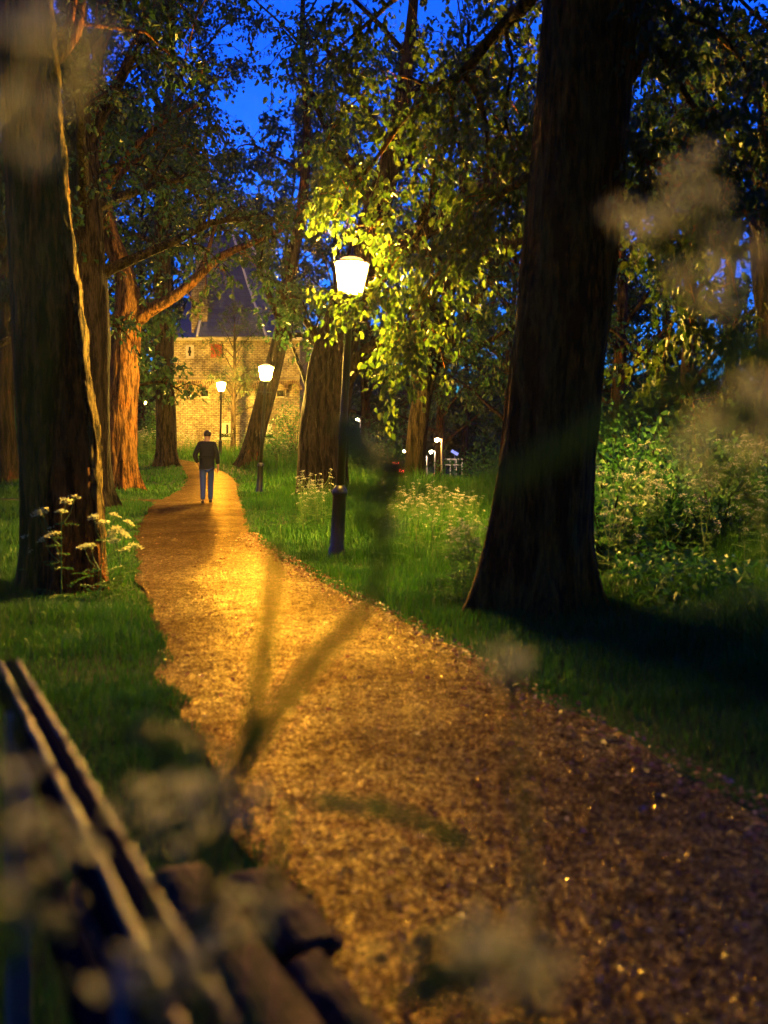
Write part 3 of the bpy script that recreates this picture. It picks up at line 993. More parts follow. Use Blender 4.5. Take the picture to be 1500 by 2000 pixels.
tree("tree", "huge dark trunk right of the path whose leafy branches hang before the nearest lamp",
     [B9, P(1052, 1050, 8.6), P(1066, 900, 8.6), P(1088, 700, 8.6), P(1110, 500, 8.6), P(1132, 250, 8.6), P(1152, 0, 8.6), P(1175, -350, 8.6), P(1190, -900, 8.6)],
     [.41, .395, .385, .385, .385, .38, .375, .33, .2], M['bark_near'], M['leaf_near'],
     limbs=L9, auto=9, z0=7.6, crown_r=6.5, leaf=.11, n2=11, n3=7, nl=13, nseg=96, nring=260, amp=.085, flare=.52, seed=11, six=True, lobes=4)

# --- trees of the park behind, each with its own trunk and crown
BG = [  # px, Y, height, crown radius, z0, trunk radius, leaf, lean, label
    (20, 36, 15, 5.0, 3.0, .35, .17, -.3, "dark tree at the far left edge beyond the lawn"),
    (110, 58, 18, 6.0, 3.0, .35, .22, .4, "tall dark tree far left behind the crusted trunk"),
    (268, 70, 20, 6.0, 2.5, .38, .24, .2, "dark tree behind the farthest lamp, left of the brick building"),
    (330, 84, 24, 7.0, 5.0, .4, .27, .0, "tall tree rising behind the left end of the slate roof"),
    (545, 80, 24, 6.0, 6.0, .4, .26, .3, "tall tree rising behind the right end of the slate roof"),
    (630, 66, 20, 5.0, 4.0, .35, .22, .5, "dark tree right of the brick building"),
    (715, 72, 21, 6.0, 2.5, .38, .24, -.2, "broad dark tree behind the parked red lit car"),
    (790, 98, 22, 7.5, 2.0, .4, .30, .2, "distant tree beyond the road left of the street lights"),
    (905, 104, 22, 7.5, 5.5, .4, .30, .0, "distant tree beyond the road over the white railing"),
    (985, 60, 18, 5.5, 3.0, .33, .21, .3, "dark tree left of the huge right trunk"),
    (1060, 40, 15, 5.0, 2.5, .3, .17, -.2, "dark tree hidden behind the huge right trunk"),
    (1200, 34, 14, 4.5, 2.0, .28, .15, .3, "dense tree just right of the huge trunk"),
    (1345, 24, 11.5, 3.6, 1.6, .22, .12, .25, "slender tree behind the flowering verge on the right"),
    (1290, 52, 18, 5.5, 2.0, .34, .2, .2, "tall dark tree far behind the right verge"),
    (1440, 40, 16, 5.0, 2.0, .3, .17, -.2, "tall dark tree in the right background beside the frame edge"),
    (1492, 17.5, 12, 3.2, 4.6, .24, .12, .1, "bare lower trunk at the right edge of the view"),
    (420, 110, 27, 8.0, 4, .45, .33, .2, "very tall distant tree straight behind the brick building"),
    (-60, 24, 14, 4.6, 3.5, .32, .13, .2, "leafy tree just outside the left edge of the lawn"),
    (-10, 80, 18, 6.5, 1.5, .35, .27, .2, "distant dark tree behind the orange sign"),
    (175, 42, 17, 5.2, 2.5, .33, .19, .2, "dark bushy tree between the crusted trunk and the orange lit tree"),
    (860, 70, 19, 6.0, 2.5, .36, .23, .1, "dark tree rising behind the many stemmed tree"),
    (1130, 60, 19, 6.0, 2.5, .36, .23, .2, "dark tree far behind the huge right trunk, on its right side"),
]
for i, (px, Y, H, cr_, z0, tr, lf, lean, lab) in enumerate(BG):
    b = gp(px, 0, Y)
    sw = np.random.default_rng(100 + i).normal(size=(4, 2)) * .35
    pts = [b] + [b + np.array([lean * H * .12 * f + sw[k][0] * f, sw[k][1] * f, H * f]) for k, f in enumerate((.2, .45, .7, 1.0))]
    tree("tree", lab, pts, [tr, tr * .85, tr * .62, tr * .38, tr * .08], M['bark_dark'], M['leaf_far'], auto=19, z0=z0, crown_r=cr_, leaf=lf * 1.3,
         n2=11, n3=6, nl=8, nseg=16, nring=30, amp=.05, flare=.3, seed=30 + i, group="park trees in the background", droop=.12)

# unseen trees added around the viewpoint to block the blue sky light
for i, (x, y, H, cr_, z0) in enumerate([(-4.6, 1.5, 13, 6.5, 6.2), (4.4, -.5, 13, 6.5, 6.0), (-2.5, -7, 13, 7, 5.5), (3.5, -8, 13, 7, 5.5), (6.8, 5.2, 13, 5.5, 6.5), (-7.5, -4, 13, 7, 5.0), (9, -5, 13, 7, 5), (0, -14, 14, 8, 3.0)]):
    b = np.array([x, y, float(ground_z(x, y)) - .03])
    pts = [b] + [b + np.array([0.02 * H * f, .3 * f, H * f]) for f in (.25, .5, .75, 1.0)]
    tree("tree", "added unseen tree, screening blue sky light from the foreground", pts, [.42, .38, .3, .2, .05], M['bark_dark'], M['leaf_far'], auto=16, z0=z0, crown_r=cr_, leaf=.24,
         n2=10, n3=6, nl=10, nseg=20, nring=40, amp=.05, flare=.3, seed=70 + i, group="added light-blocking trees around the viewpoint")

# ------------------------------------------------------------------ shrubs
SHR = [  # px, Y, rx, height, leaf, n, label
    (575, 50, 2.0, 3.4, .10, 2600, "rounded bush against the right corner of the brick wall"),
    (540, 47, 1.1, 1.4, .09, 1200, "low bush at the foot of the leaning tree"),
    (1215, 15.5, 1.3, 1.9, .085, 2600, "dense dark bush just right of the huge trunk"),
    (1330, 17.5, 1.6, 2.0, .09, 2800, "wide leafy bush behind the right cow parsley"),
    (1430, 14.0, 1.2, 1.7, .085, 2400, "leafy bush low at the right edge"),
    (1520, 19, 1.8, 3.0, .10, 2600, "tall bush cut by the right edge of the view"),
    (1150, 26, 2.0, 2.6, .11, 2400, "dark bush seen past the right side of the huge trunk"),
    (1190, 12.6, .9, 1.35, .08, 2200, "leafy bush among the cow parsley close behind the huge trunk"),
    (1265, 14.0, 1.1, 1.9, .085, 2600, "dense leafy bush between the trunk-side bush and the slender tree"),
    (1390, 15.5, 1.2, 2.1, .085, 2600, "dark bush directly below the slender tree on the right"),
    (1180, 10.6, .55, 1.0, .075, 1500, "small dark bush at the right edge of the huge trunk, among flowers"),
    (1285, 11.4, .7, 1.15, .075, 1900, "low dark bush in the middle of the right flower drift"),
    (1400, 11.0, .7, 1.1, .075, 1900, "low dark bush right of the middle of the flower drift"),
    (1490, 11.8, .8, 1.3, .075, 2000, "dark bush in the flower drift at the right edge"),
    (955, 46, 2.4, 2.2, .13, 2000, "spreading dark bush left of the huge trunk"),
    (700, 50, 2.6, 2.2, .13, 2000, "dark bush in the hollow behind the nearest lamp post"),
    (735, 64, 2.4, 2.4, .15, 1600, "dark bush beside the car with red tail lights"),
    (285, 62, 2.0, 2.6, .14, 1800, "bush beneath the farthest lamp"),
    (300, 56, .7, 3.2, .13, 900, "narrow bright green shrub left of the brick building"),
    (25, 70, 4.0, 5.0, .2, 2400, "dark shrubbery behind the orange sign"),
    (90, 85, 4.0, 5.0, .22, 2400, "dark shrubbery seen left of the crusted trunk"),
    (200, 80, 3.5, 4.0, .2, 2000, "dark shrubbery left behind the orange lit tree"),
    (1010, 75, 4.0, 4.0, .2, 2200, "dark shrubbery beyond the road behind the huge trunk"),
    (600, 90, 5, 4.6, .24, 2200, "dark shrubbery right behind the brick building"),
]
for i, (px, Y, rx, h, lf, n, lab) in enumerate(SHR):
    g = np.random.default_rng(300 + i)
    b = gp(px, 0, Y)
    root = thing("bush", tuple(b), lab, "bush", "bushes of the park")
    st, cr = MB(), MB()
    k = 26
    az = g.random(k) * 6.283; el = np.arcsin(g.uniform(.15, .98, k))
    tip = np.stack([np.cos(az) * np.cos(el) * rx, np.sin(az) * np.cos(el) * rx, .15 * h + np.sin(el) * h * .85], -1) * g.uniform(.65, 1.05, (k, 1))
    st.twigs(g.normal(size=(k, 3)) * .06 * rx * np.array([1, 1, 0]), tip * np.array([.35, .35, .55]), tip, .02, .006)
    cl = g.integers(0, k, n)
    u = g.uniform(.35, 1.05, (n, 1))
    pos = tip[cl] * u + g.normal(size=(n, 3)) * np.array([.2 * rx, .2 * rx, .12 * h])
    pos[:, 2] = np.abs(pos[:, 2]) + .03
    cr.leaves(pos, g.normal(size=(n, 3)) * .7 + unit(pos) * .5 + np.array([0, 0, -.25]), lf * g.uniform(.6, 1.4, n), six=Y < 20, rg=g)
    st.build("stems", M['bark_dark'], root)
    cr.build("foliage", M['leaf_shrub'], root, smooth=False)

g = np.random.default_rng(123); n = 60000
Y = g.uniform(8.0, 22, n); X = g.uniform(1.2, 9, n)
pn = fbm(np.stack([X * .9, Y * .9, X * 0], -1), 3, 41)
k = (X > (1.95 + .09 * (Y - 8))) & (X < .42 * Y + 1.2) & (pn > .40)
X, Y, pn = X[k], Y[k], pn[k]; n = len(X)
hh = (.12 + 1.5 * (pn - .40)) * g.random(n) ** .7
m = MB(); m.leaves(np.stack([X, Y, ground_z(X, Y) + hh + .03], -1), g.normal(size=(n, 3)) + np.array([0, 0, -.1]), g.uniform(.04, .11, n), width=.6, six=False, rg=g)
tag(m.build("undergrowth", M['leaf_shrub'], smooth=False), "dark leafy undergrowth covering the right verge", "undergrowth", kind='stuff')

# far wood that reads as one mass
g = np.random.default_rng(77); n = 80000
ang = g.uniform(-.62, .62, n); rad = g.uniform(150, 185, n)
X = np.sin(ang) * rad; Y = np.cos(ang) * rad
hh = 9 + 11 * fbm(np.stack([ang * 14, ang * 0, ang * 0], -1), 3, 5)
Z = ground_z(X, Y) + hh * g.random(n) ** .8
m = MB(); m.leaves(np.stack([X, Y, Z], -1), g.normal(size=(n, 3)) + np.array([0, 0, -.4]), g.uniform(.8, 1.7, n), width=.95, six=False, rg=g)
tag(m.build("distant_wood", M['leaf_far'], smooth=False), "far off dark wood closing the horizon", "wood", kind='stuff')


# ------------------------------------------------------------------ street lamps in the park
def park_lamp(base, lean, label, first=[None]):
    if first[0] is None:
        root = thing("street_lamp", tuple(base), label, "street lamp", "lantern street lamps along the path")
        p = MB()
        p.lathe([(.12, -.1), (.12, .02), (.105, .05), (.105, .12), (.088, .15), (.085, .78), (.098, .80), (.10, .84), (.085, .87), (.058, .92)], 20)
        p.build("base", M['iron'], root)
        q = MB()
        q.lathe([(.056, .91), (.050, 1.8), (.044, 2.9), (.060, 2.92), (.062, 2.97), (.042, 3.0), (.040, 3.16), (.07, 3.19), (.075, 3.23), (.05, 3.26)], 18)
        q.tube([(-.2, 0, 2.98), (.2, 0, 2.98)], .012, 8)
        q.build("pole", M['iron'], root)
        rb, rt, zb, zt = .145, .212, 3.32, 3.71
        gl = MB()
        gl.lathe([(rb - .012, zb), (rt - .012, zt)], 6, rot0=.26, cap=False)
        gl.build("lantern_glass", M['lamp_core'], root, smooth=False)
        fr = MB()
        fr.lathe([(.05, 3.24), (rb + .006, 3.275), (rb + .010, zb - .004)], 6, rot0=.26)
        for k in range(6):
            a = k / 6 * 2 * math.pi + .26
            fr.tube([((rb + .002) * math.cos(a), (rb + .002) * math.sin(a), zb), ((rt + .002) * math.cos(a), (rt + .002) * math.sin(a), zt)], .010, 6)
        fr.build("lantern_frame", M['iron'], root, smooth=False)
        rf = MB()
        rf.lathe([(rt - .01, zt + .002), (rt + .022, zt + .003), (rt + .022, zt + .022), (rt - .01, zt + .023)], 12, cap=False)
        rf.lathe([(.05, zt + .088), (.055, zt + .10), (.03, zt + .12), (.014, zt + .14), (.014, zt + .19), (.003, zt + .22)], 12)
        dm = MB(); dm.lathe([(.185, zt + .004), (.165, zt + .042), (.115, zt + .074), (.05, zt + .09)], 18)
        dm.build("lantern_dome", M['lamp_dome'], root)
        rf.build("lantern_roof", M['iron'], root)
        first[0] = root
    else:
        root = copy_tree(first[0])
        root.location = base; root['label'] = label
    root.rotation_euler = (0, lean, 0)
    return root


park_lamp(gp(657, 0, 12.9) + np.array([0, 0, .03]), R(3.0), "nearest lit lantern lamp, tallest in the view, with leaves before its glass")
park_lamp(gp(506, 0, 29.9) + np.array([0, 0, .03]), R(3.2), "lit lantern lamp right of the walker, before the leaning tree")
park_lamp(gp(430, 0, 50) + np.array([0, 0, .03]), R(.8), "lit lantern lamp above the walker's shoulder, before the brick wall")
park_lamp(gp(283, 0, 75) + np.array([0, 0, .03]), R(.5), "smallest lit lantern lamp, between the orange tree and the brick building")

# ------------------------------------------------------------------ brick building
YB = 55.5
x0, x1 = P(338, 0, YB)[0], P(585, 0, YB)[0]
zB = .55
zE = P(0, 665, YB)[2]
bld = thing("brick_building", ((x0 + x1) / 2, YB + 4, zB), "old yellow brick gatehouse with a steep slate roof, behind the walker", "building")
bo = np.array([(x0 + x1) / 2, YB + 4, zB])


def bb(m, ax0, ax1, ay0, ay1, az0, az1, **kw):
    m.box(np.array([(ax0 + ax1) / 2, (ay0 + ay1) / 2, (az0 + az1) / 2]) - bo, (ax1 - ax0, ay1 - ay0, az1 - az0), **kw)


def pz(py): return P(0, py, YB)[2]
def px_(px): return P(px, 0, YB)[0]


zs = pz(741)
m = MB()
bb(m, x0, x1, YB + .12, YB + 8, zs, zE)                # upper wall, set back
# lower wall with blind arches: recessed plane behind, front skin with openings
bb(m, x0, x1, YB + .32, YB + 7.9, zB - .5, zs - .002)
m.build("wall", M['brick'], bld, smooth=False)
m = MB()
bb(m, x0 - .003, x0 + .3, YB + .4, YB + 7.7, zB - .5, zE - .01)
m.build("side_wall", M['brick_side'], bld, smooth=False)
m = MB(); bb(m, x1 - .3, x1 + .003, YB + .4, YB + 7.7, zB - .5, zE - .01)
m.build("side_wall", M['brick_side'], bld, smooth=False)
# front skin below the string course, with arch-headed recesses
skin = MB()
za = pz(775)
bb(skin, x0, x1, YB, YB + .318, zB - .5, za)
arches = [352, 384, 416, 448, 480, 512, 544, 572]
edges = []
aw = .36
cx_ = [px_(a) for a in arches]
zc = pz(762)
prev = x0
for c in cx_:
    bb(skin, prev, c - aw, YB, YB + .318, za + .001, zs - .003)
    prev = c + aw
bb(skin, prev, x1, YB, YB + .318, za + .001, zs - .003)
for c in cx_:                                            # spandrels over each arch
    k = 14
    th = np.linspace(0, np.pi, k)
    inner = np.stack([c + aw * np.cos(th), zc + aw * np.sin(th)], -1)
    outer = np.stack([c + aw * np.cos(th) * 0 + np.linspace(aw, -aw, k), np.full(k, zs - .003)], -1)
    V = []
    for yv in (YB, YB + .318):
        for arr in (inner, outer):
            V += [[p[0] - bo[0], yv - bo[1], p[1] - bo[2]] for p in arr]
    F = []
    for q in range(k - 1):
        F.append([q, q + 1, k + q + 1, k + q]); F.append([2 * k + q, 3 * k + q, 3 * k + q + 1, 2 * k + q + 1]); F.append([q + 1, q, 2 * k + q, 2 * k + q + 1])
    skin.add(V, np.array(F)[:, ::-1])
skin.build("arcade", M['brick'], bld, smooth=False)
for c in cx_:
    th = np.linspace(0, np.pi, 16)
    am = MB()
    for q in range(15):
        t0, t1 = th[q] + .02, th[q + 1] - .02
        V = []
        for yv in (YB - .035, YB + .05):
            for rr, tt in ((aw + .005, t0), (aw + .17, t0), (aw + .17, t1), (aw + .005, t1)):
                V.append([c + rr * math.cos(tt) - bo[0], yv - bo[1], zc + rr * math.sin(tt) - bo[2]])
        am.add(V, np.array([[0, 1, 2, 3], [7, 6, 5, 4], [0, 4, 5, 1], [1, 5, 6, 2], [2, 6, 7, 3], [3, 7, 4, 0]]))
    am.build("arch_head", M['brick_arch'], bld, smooth=False)
for c in [(cx_[0] + cx_[1]) / 2, (cx_[1] + cx_[2]) / 2, (cx_[6] + cx_[7]) / 2 - .3]:
    nm = MB(); bb(nm, c - .17, c + .17, YB - .008, YB + .05, pz(774), pz(763)); nm.build("niche_window", M['void'], bld, smooth=False)
    sm = MB(); bb(sm, c - .22, c + .22, YB - .06, YB + .05, pz(777), pz(774.4)); sm.build("niche_sill", M['stone'], bld, smooth=False)
m = MB(); bb(m, x0 - .05, x1 + .05, YB - .05, YB + .25, zs, zs + .12, bevel=.02); m.build("string_course", M['stone_dark'], bld, smooth=False)
m = MB(); bb(m, x0 - .15, x1 + .15, YB - .12, YB + 8.2, zE + .002, zE + .17, bevel=.03); m.build("cornice", M['stone'], bld, smooth=False)
# shutter and slits
sh = MB(); bb(sh, px_(411), px_(433), YB + .06, YB + .13, pz(698), pz(672), bevel=.01); s_ = sh.build("window_shutter", M['shutter'], bld, smooth=False); s_['label'] = "red wooden shutter"
sr = MB(); bb(sr, px_(433), px_(435.5), YB + .02, YB + .14, pz(699), pz(671)); sr.build("shutter_reveal", M['void'], bld, smooth=False)


def slit(cpx, py0, py1, wide, sill):
    f = MB(); bb(f, px_(cpx) - wide, px_(cpx) + wide, YB + (-.04 if sill else .075), YB + .14, pz(py1), pz(py0)); fo = f.build("arrow_slit", M['stone'], bld, smooth=False)
    v = MB(); yv = YB + (-.045 if sill else .07)
    bb(v, px_(cpx) - .055, px_(cpx) + .055, yv, yv + .05, pz(py1 - 5), pz(py0 + 3))
    if sill:
        bb(v, px_(cpx) - .45, px_(cpx) + .45, yv - .002, yv + .05, pz(py1 + 2), pz(py1 - 5.2))
    else:
        v.lathe([(.01, -.14), (.1, -.05), (.1, .05), (.01, .14)], 10, c=np.array([px_(cpx), yv + .02, pz((py0 + py1) / 2)]) - bo)
    v.build("slit_opening", M['void'], fo, smooth=False)
    if sill:
        w = MB(); bb(w, px_(cpx) - .55, px_(cpx) + .55, YB - .10, YB + .05, pz(py1 + 7), pz(py1 + 2.4)); w.build("slit_sill", M['stone'], fo, smooth=False)


slit(370, 674, 700, .22, False)
slit(444, 826, 852, .42, True)
slit(517, 828, 853, .40, True)
# polygonal roof
m = MB()
zr0 = zE + .17
ap = np.array([px_(418), YB + 4.3, P(0, 470, YB + 4.3)[2]])
cxr, cyr = (x0 + x1) / 2, YB + 4.0
eo = []
hx, hy = (x1 - x0) / 2 + .3, 4.4
for (ux, uy) in ((-1, -.55), (-.55, -1), (.45, -1), (1, -.55), (1, .6), (.55, 1), (-.55, 1), (-1, .6)):
    eo.append([cxr + ux * hx, cyr + uy * hy, zr0])
eo = np.array(eo)
top = ap + (eo - np.array([cxr, cyr, zr0])) * np.array([.36, .30, 0])
V = np.vstack([eo, eo * .5 + top * .5 + (eo - np.array([cxr, cyr, zr0])) * np.array([-.06, -.06, 0]), top]) - bo
F = []
for lv in (0, 8):
    for k in range(8):
        F.append([lv + k, lv + (k + 1) % 8, lv + 8 + (k + 1) % 8, lv + 8 + k])
m.add(V, [np.array(F), np.array([[16, 17, 18, 19, 20, 21, 22, 23]]), np.array([[7, 6, 5, 4, 3, 2, 1, 0]])])
roof = m.build("roof", M['slate'], bld, smooth=False)
hp = MB()
for k in (1, 2, 3):
    hp.tube([V[k] + (0, -.03, .03), V[8 + k] + (0, -.03, .03), V[16 + k] + (0, -.03, .03)], .07, 6)
hp.build("hip_ridge", M['lead'], roof, smooth=False)
ch = MB()
yc = YB + .55
cpx = P(392, 0, yc)[0]
ch.box(np.array([cpx, yc, P(0, 605, yc)[2]]) - bo, (.86, .8, 2.6))
ch.box(np.array([cpx + .05, yc, P(0, 530, yc)[2]]) - bo, (.56, .55, 2.6))
ch.box(np.array([cpx + .05, yc, P(0, 488, yc)[2]]) - bo, (.68, .66, .2))
ch.build("chimney", M['brick'], roof, smooth=False)
# lower annex at the left
m = MB()
xa0, xa1 = P(304, 0, YB + 1)[0], x0 - .01
za1 = P(0, 724, YB + 1)[2]
bb(m, xa0, xa1, YB + 1, YB + 6, zB - .5, za1); m.build("annex_wall", M['brick'], bld, smooth=False)
m = MB()
bb(m, xa0 - .15, xa1, YB + .8, YB + 6.2, za1 + .003, za1 + .16, bevel=.03)
m.add(np.array([[xa0 - .1, YB + .9, za1 + .165], [xa1, YB + .9, za1 + .165], [xa1, YB + 6, za1 + .165], [xa0 - .1, YB + 6, za1 + .165], [xa1, YB + .9, za1 + 1.2], [xa1, YB + 6, za1 + 1.2]]) - bo,
      [np.array([[0, 1, 4], [2, 3, 5]]), np.array([[0, 4, 5, 3], [1, 2, 5, 4], [0, 3, 2, 1]])])
m.build("annex_roof", M['slate'], bld, smooth=False)


# ------------------------------------------------------------------ the walker
def skin_mesh(verts, edges, radii, root=0, levels=2):
    me = bpy.data.meshes.new("skin")
    me.from_pydata([tuple(v) for v in verts], edges, [])
    o = bpy.data.objects.new("skin", me); COL.objects.link(o)
    md = o.modifiers.new("s", 'SKIN'); md.use_smooth_shade = True
    sv = me.skin_vertices[0].data
    for i, r in enumerate(radii):
        sv[i].radius = r if isinstance(r, tuple) else (r, r)
        sv[i].use_root = (i == root)
    sub = o.modifiers.new("u", 'SUBSURF'); sub.levels = sub.render_levels = levels
    dg = bpy.context.evaluated_depsgraph_get()
    dg.update()
    res = bpy.data.meshes.new_from_object(o.evaluated_get(dg))
    bpy.data.objects.remove(o)
    return res


def part(name, me, mat, parent):
    me.materials.clear(); me.materials.append(mat)
    o = bpy.data.objects.new(name, me); COL.objects.link(o); o.parent = parent
    return o


wx, wy = -4.27, 24.7
man = thing("person", (wx, wy, float(ground_z(wx, wy)) + .028), "person in dark jacket and blue jeans walking away, one hand in a pocket", "person", rz=R(6))
M['skin'] = NT("skin_tone").set(.55, .35, color=(.36, .20, .13)).m
M['hair'] = NT("short_dark_hair").set(.6, .3, color=(.025, .02, .017)).m
t = NT("navy_jacket_cloth"); t.set(.8, .2, color=(.007, .009, .017)); t.bump(t.noise(t.coords(), 25, 4), .4, .02); M['jacket'] = t.m
t = NT("blue_denim"); t.set(.75, .2, color=(.03, .06, .22)); t.bump(t.noise(t.coords(), 30, 4), .3, .015); M['jeans'] = t.m
M['shoe'] = NT("black_shoe_leather").set(.4, .4, color=(.015, .012, .01)).m
# joints: x right, y forward (away), z up
J = dict(pel=(0, 0, .93), ab=(0, 0, 1.08), ch=(.0, .01, 1.28), sh=(0, .0, 1.43), nk=(0, .01, 1.52), hd=(.01, .03, 1.60), hd2=(.01, .03, 1.69),
         lh=(-.09, 0, .90), lk=(-.095, -.02, .50), la=(-.085, -.20, .10), lt=(-.10, -.02, .04),
         rh=(.09, 0, .90), rk=(.085, .10, .50), ra=(.075, .12, .09), rt=(.085, .28, .04),
         ls=(-.19, 0, 1.43), le=(-.29, -.06, 1.14), lw=(-.20, .03, .93), lp=(-.17, .06, .86),
         rs=(.19, 0, 1.43), re=(.245, -.01, 1.13), rw=(.262, .05, .88), rp=(.262, .065, .82))
keys = list(J)
ix = {k: i for i, k in enumerate(keys)}
E = [('pel', 'ab'), ('ab', 'ch'), ('ch', 'sh'), ('sh', 'nk'), ('nk', 'hd'), ('hd', 'hd2'), ('pel', 'lh'), ('lh', 'lk'), ('lk', 'la'), ('la', 'lt'),
     ('pel', 'rh'), ('rh', 'rk'), ('rk', 'ra'), ('ra', 'rt'), ('sh', 'ls'), ('ls', 'le'), ('le', 'lw'), ('lw', 'lp'), ('sh', 'rs'), ('rs', 're'), ('re', 'rw'), ('rw', 'rp')]
Rr = dict(pel=(.13, .10), ab=(.125, .095), ch=(.14, .10), sh=(.10, .08), nk=.055, hd=(.072, .085), hd2=(.068, .08), lh=.08, lk=.055, la=.04, lt=.03, rh=.08, rk=.055, ra=.04, rt=.03,
          ls=.06, le=.042, lw=.030, lp=(.036, .02), rs=.06, re=.042, rw=.030, rp=(.036, .02))
V = [J[k] for k in keys]; Ed = [(ix[a], ix[b]) for a, b in E]; Rd = [Rr[k] for k in keys]
for side, palm, sgn in (('r', 'rp', 1), ('l', 'lp', -1)):
    pb = np.array(J[palm])
    for f, (dy, ln) in enumerate(((.03, .075), (.011, .085), (-.009, .08), (-.028, .062))):
        a = len(V); b0 = pb + np.array([0, dy, -.035])
        V += [tuple(b0), tuple(b0 + np.array([-.006 * sgn, .004, -ln * .5])), tuple(b0 + np.array([-.02 * sgn, .008, -ln]))]
        Ed += [(ix[palm], a), (a, a + 1), (a + 1, a + 2)]; Rd += [.010, .009, .007]
    a = len(V)
    V += [tuple(pb + np.array([-.012 * sgn, .04, .005])), tuple(pb + np.array([-.022 * sgn, .052, -.045]))]
    Ed += [(ix[palm], a), (a, a + 1)]; Rd += [.012, .009]
part("body", skin_mesh(V, Ed, Rd, ix['pel']), M['skin'], man)


def sub_skin(names, edges, rad, extra=()):
    return skin_mesh([n if isinstance(n, tuple) else J[n] for n in names], edges, rad, 0)


jk = sub_skin([(0, 0, .98), (0, 0, .85), (0, 0, 1.1), (0, 0, 1.28), (0, 0, 1.41), (0, .01, 1.49), (-.17, 0, 1.42), 'le', (-.215, .02, .97), (.17, 0, 1.42), 're', (.26, .045, .925)],
              [(0, 1), (0, 2), (2, 3), (3, 4), (4, 5), (4, 6), (6, 7), (7, 8), (4, 9), (9, 10), (10, 11)],
              [(.19, .135), (.195, .14), (.185, .13), (.205, .135), (.15, .11), (.07, .07), (.088, .08), .066, .052, (.088, .08), .066, .052])
part("jacket", jk, M['jacket'], man)
tr = sub_skin(['pel', (-.095, -.005, .80), 'lk', (-.085, -.20, .08), (.095, .01, .80), 'rk', (.075, .12, .07)], [(0, 1), (1, 2), (2, 3), (0, 4), (4, 5), (5, 6)],
              [(.165, .125), .098, .072, .06, .098, .072, .06])
part("trousers", tr, M['jeans'], man)
for s, nm in ((-1, 'l'), (1, 'r')):
    a = np.array(J[nm + 'a']); toe = np.array(J[nm + 't'])
    part("shoe", skin_mesh([tuple(a * np.array([1, 1, 0]) + np.array([0, -.04, .045])), tuple((a + toe) / 2 * np.array([1, 1, 0]) + np.array([0, 0, .042])), tuple(toe * np.array([1, 1, 0]) + np.array([0, .02, .034]))],
                           [(0, 1), (1, 2)], [(.045, .045), (.048, .042), (.042, .03)]), M['shoe'], man)
hm = MB()
hm.lathe([(.076, -.055), (.088, -.02), (.088, .02), (.075, .062), (.045, .085), (.005, .093)], 18)
hair = hm.build("hair", M['hair'], man); hair.location = (.01, .018, 1.672); hair.scale = (1, 1.12, 1)
for s in (-1, 1):
    em = MB(); em.lathe([(.004, -.03), (.014, -.01), (.016, .012), (.004, .03)], 8)
    e = em.build("ear", M['skin'], man); e.location = (.01 + s * .084, .03, 1.63)
nm_ = MB(); nm_.lathe([(.016, -.025), (.012, 0), (.004, .025)], 8); e = nm_.build("nose", M['skin'], man); e.location = (.01, .125, 1.625)

# ------------------------------------------------------------------ bench at the lower left
rail0 = np.array([-.87, 2.38]); uB = unit(np.array([.434, -.901])); nB = np.array([-uB[1], uB[0]])
LB = 1.78
rotB = math.atan2(uB[1], uB[0]) - R(90)   # local +y runs along the bench towards the camera
bench = thing("park_bench", (rail0[0], rail0[1], 0), "weathered wooden bench with a back rail edged in painted light at the lower left", "bench", rz=math.atan2(uB[1], uB[0]) - math.pi / 2)
# local frame: y along the bench, x = right-hand side of y ... front (seat) lies at -x or +x
ang = bench.rotation_euler[2]
lx = np.array([math.cos(ang), math.sin(ang)])
sg = 1 if np.dot(lx, nB) > 0 else -1
g = np.random.default_rng(5)


def plank(name, cx, cz, w, th, y0, y1, mat, tilt=0.0, rough=.006, parent=bench, bev=.012):
    import bmesh
    bm = bmesh.new()
    bmesh.ops.create_cube(bm, size=1)
    bmesh.ops.scale(bm, vec=(w, y1 - y0, th), verts=bm.verts)
    bmesh.ops.bevel(bm, geom=[e for e in bm.edges if abs((e.verts[0].co - e.verts[1].co).y) > .01], offset=bev, segments=3, affect='EDGES')
    es = [e for e in bm.edges if abs((e.verts[0].co - e.verts[1].co).y) > .01]
    bmesh.ops.subdivide_edges(bm, edges=es, cuts=60)
    for v_ in bm.verts:
        p = np.array([[v_.co.x * 20, v_.co.y * 7, v_.co.z * 20]]) + cx * 13
        n3 = np.array([vnoise(p, 3)[0], vnoise(p, 4)[0], vnoise(p * 2.3, 5)[0]]) - .5
        v_.co += Vector(n3 * rough * 2)
    me = bpy.data.meshes.new(name); bm.to_mesh(me); bm.free()
    for f in me.polygons: f.use_smooth = True
    me.materials.append(mat)
    o = bpy.data.objects.new(name, me); COL.objects.link(o); o.parent = parent
    o.location = (sg * cx, (y0 + y1) / 2, cz); o.rotation_euler = (0, sg * tilt, 0)
    return o


br_ = plank("back_rail", 0.0, .872, .046, .09, -.02, LB, M['rail_top'], rough=.002, bev=.006)
for cx_r in (-.020, .020):                               # golden strips: lamplight on both upper edges put into their colour
    we = MB(); gg = np.random.default_rng(int(60 + cx_r * 1000)); ya = -(LB + .02) / 2
    while ya < (LB + .02) / 2 - .05:
        ln = min(gg.uniform(.12, .42), (LB + .02) / 2 - ya)
        k_ = 12; yy_s = np.linspace(ya, ya + ln, k_)
        we.tube(np.stack([sg * cx_r + (gg.random(k_) - .5) * .003, yy_s, .0425 + (gg.random(k_) - .5) * .002], -1), np.concatenate([[.003], .0042 + gg.random(k_ - 2) * .0018, [.003]]), 8)
        ya += ln + gg.uniform(.0, .018)
    we.build("lit_edge", M['wood_lit_edge'], br_)
plank("back_slat", .012, .60, .030, .12, 0, LB - .03, M['rail_top'], rough=.0025)
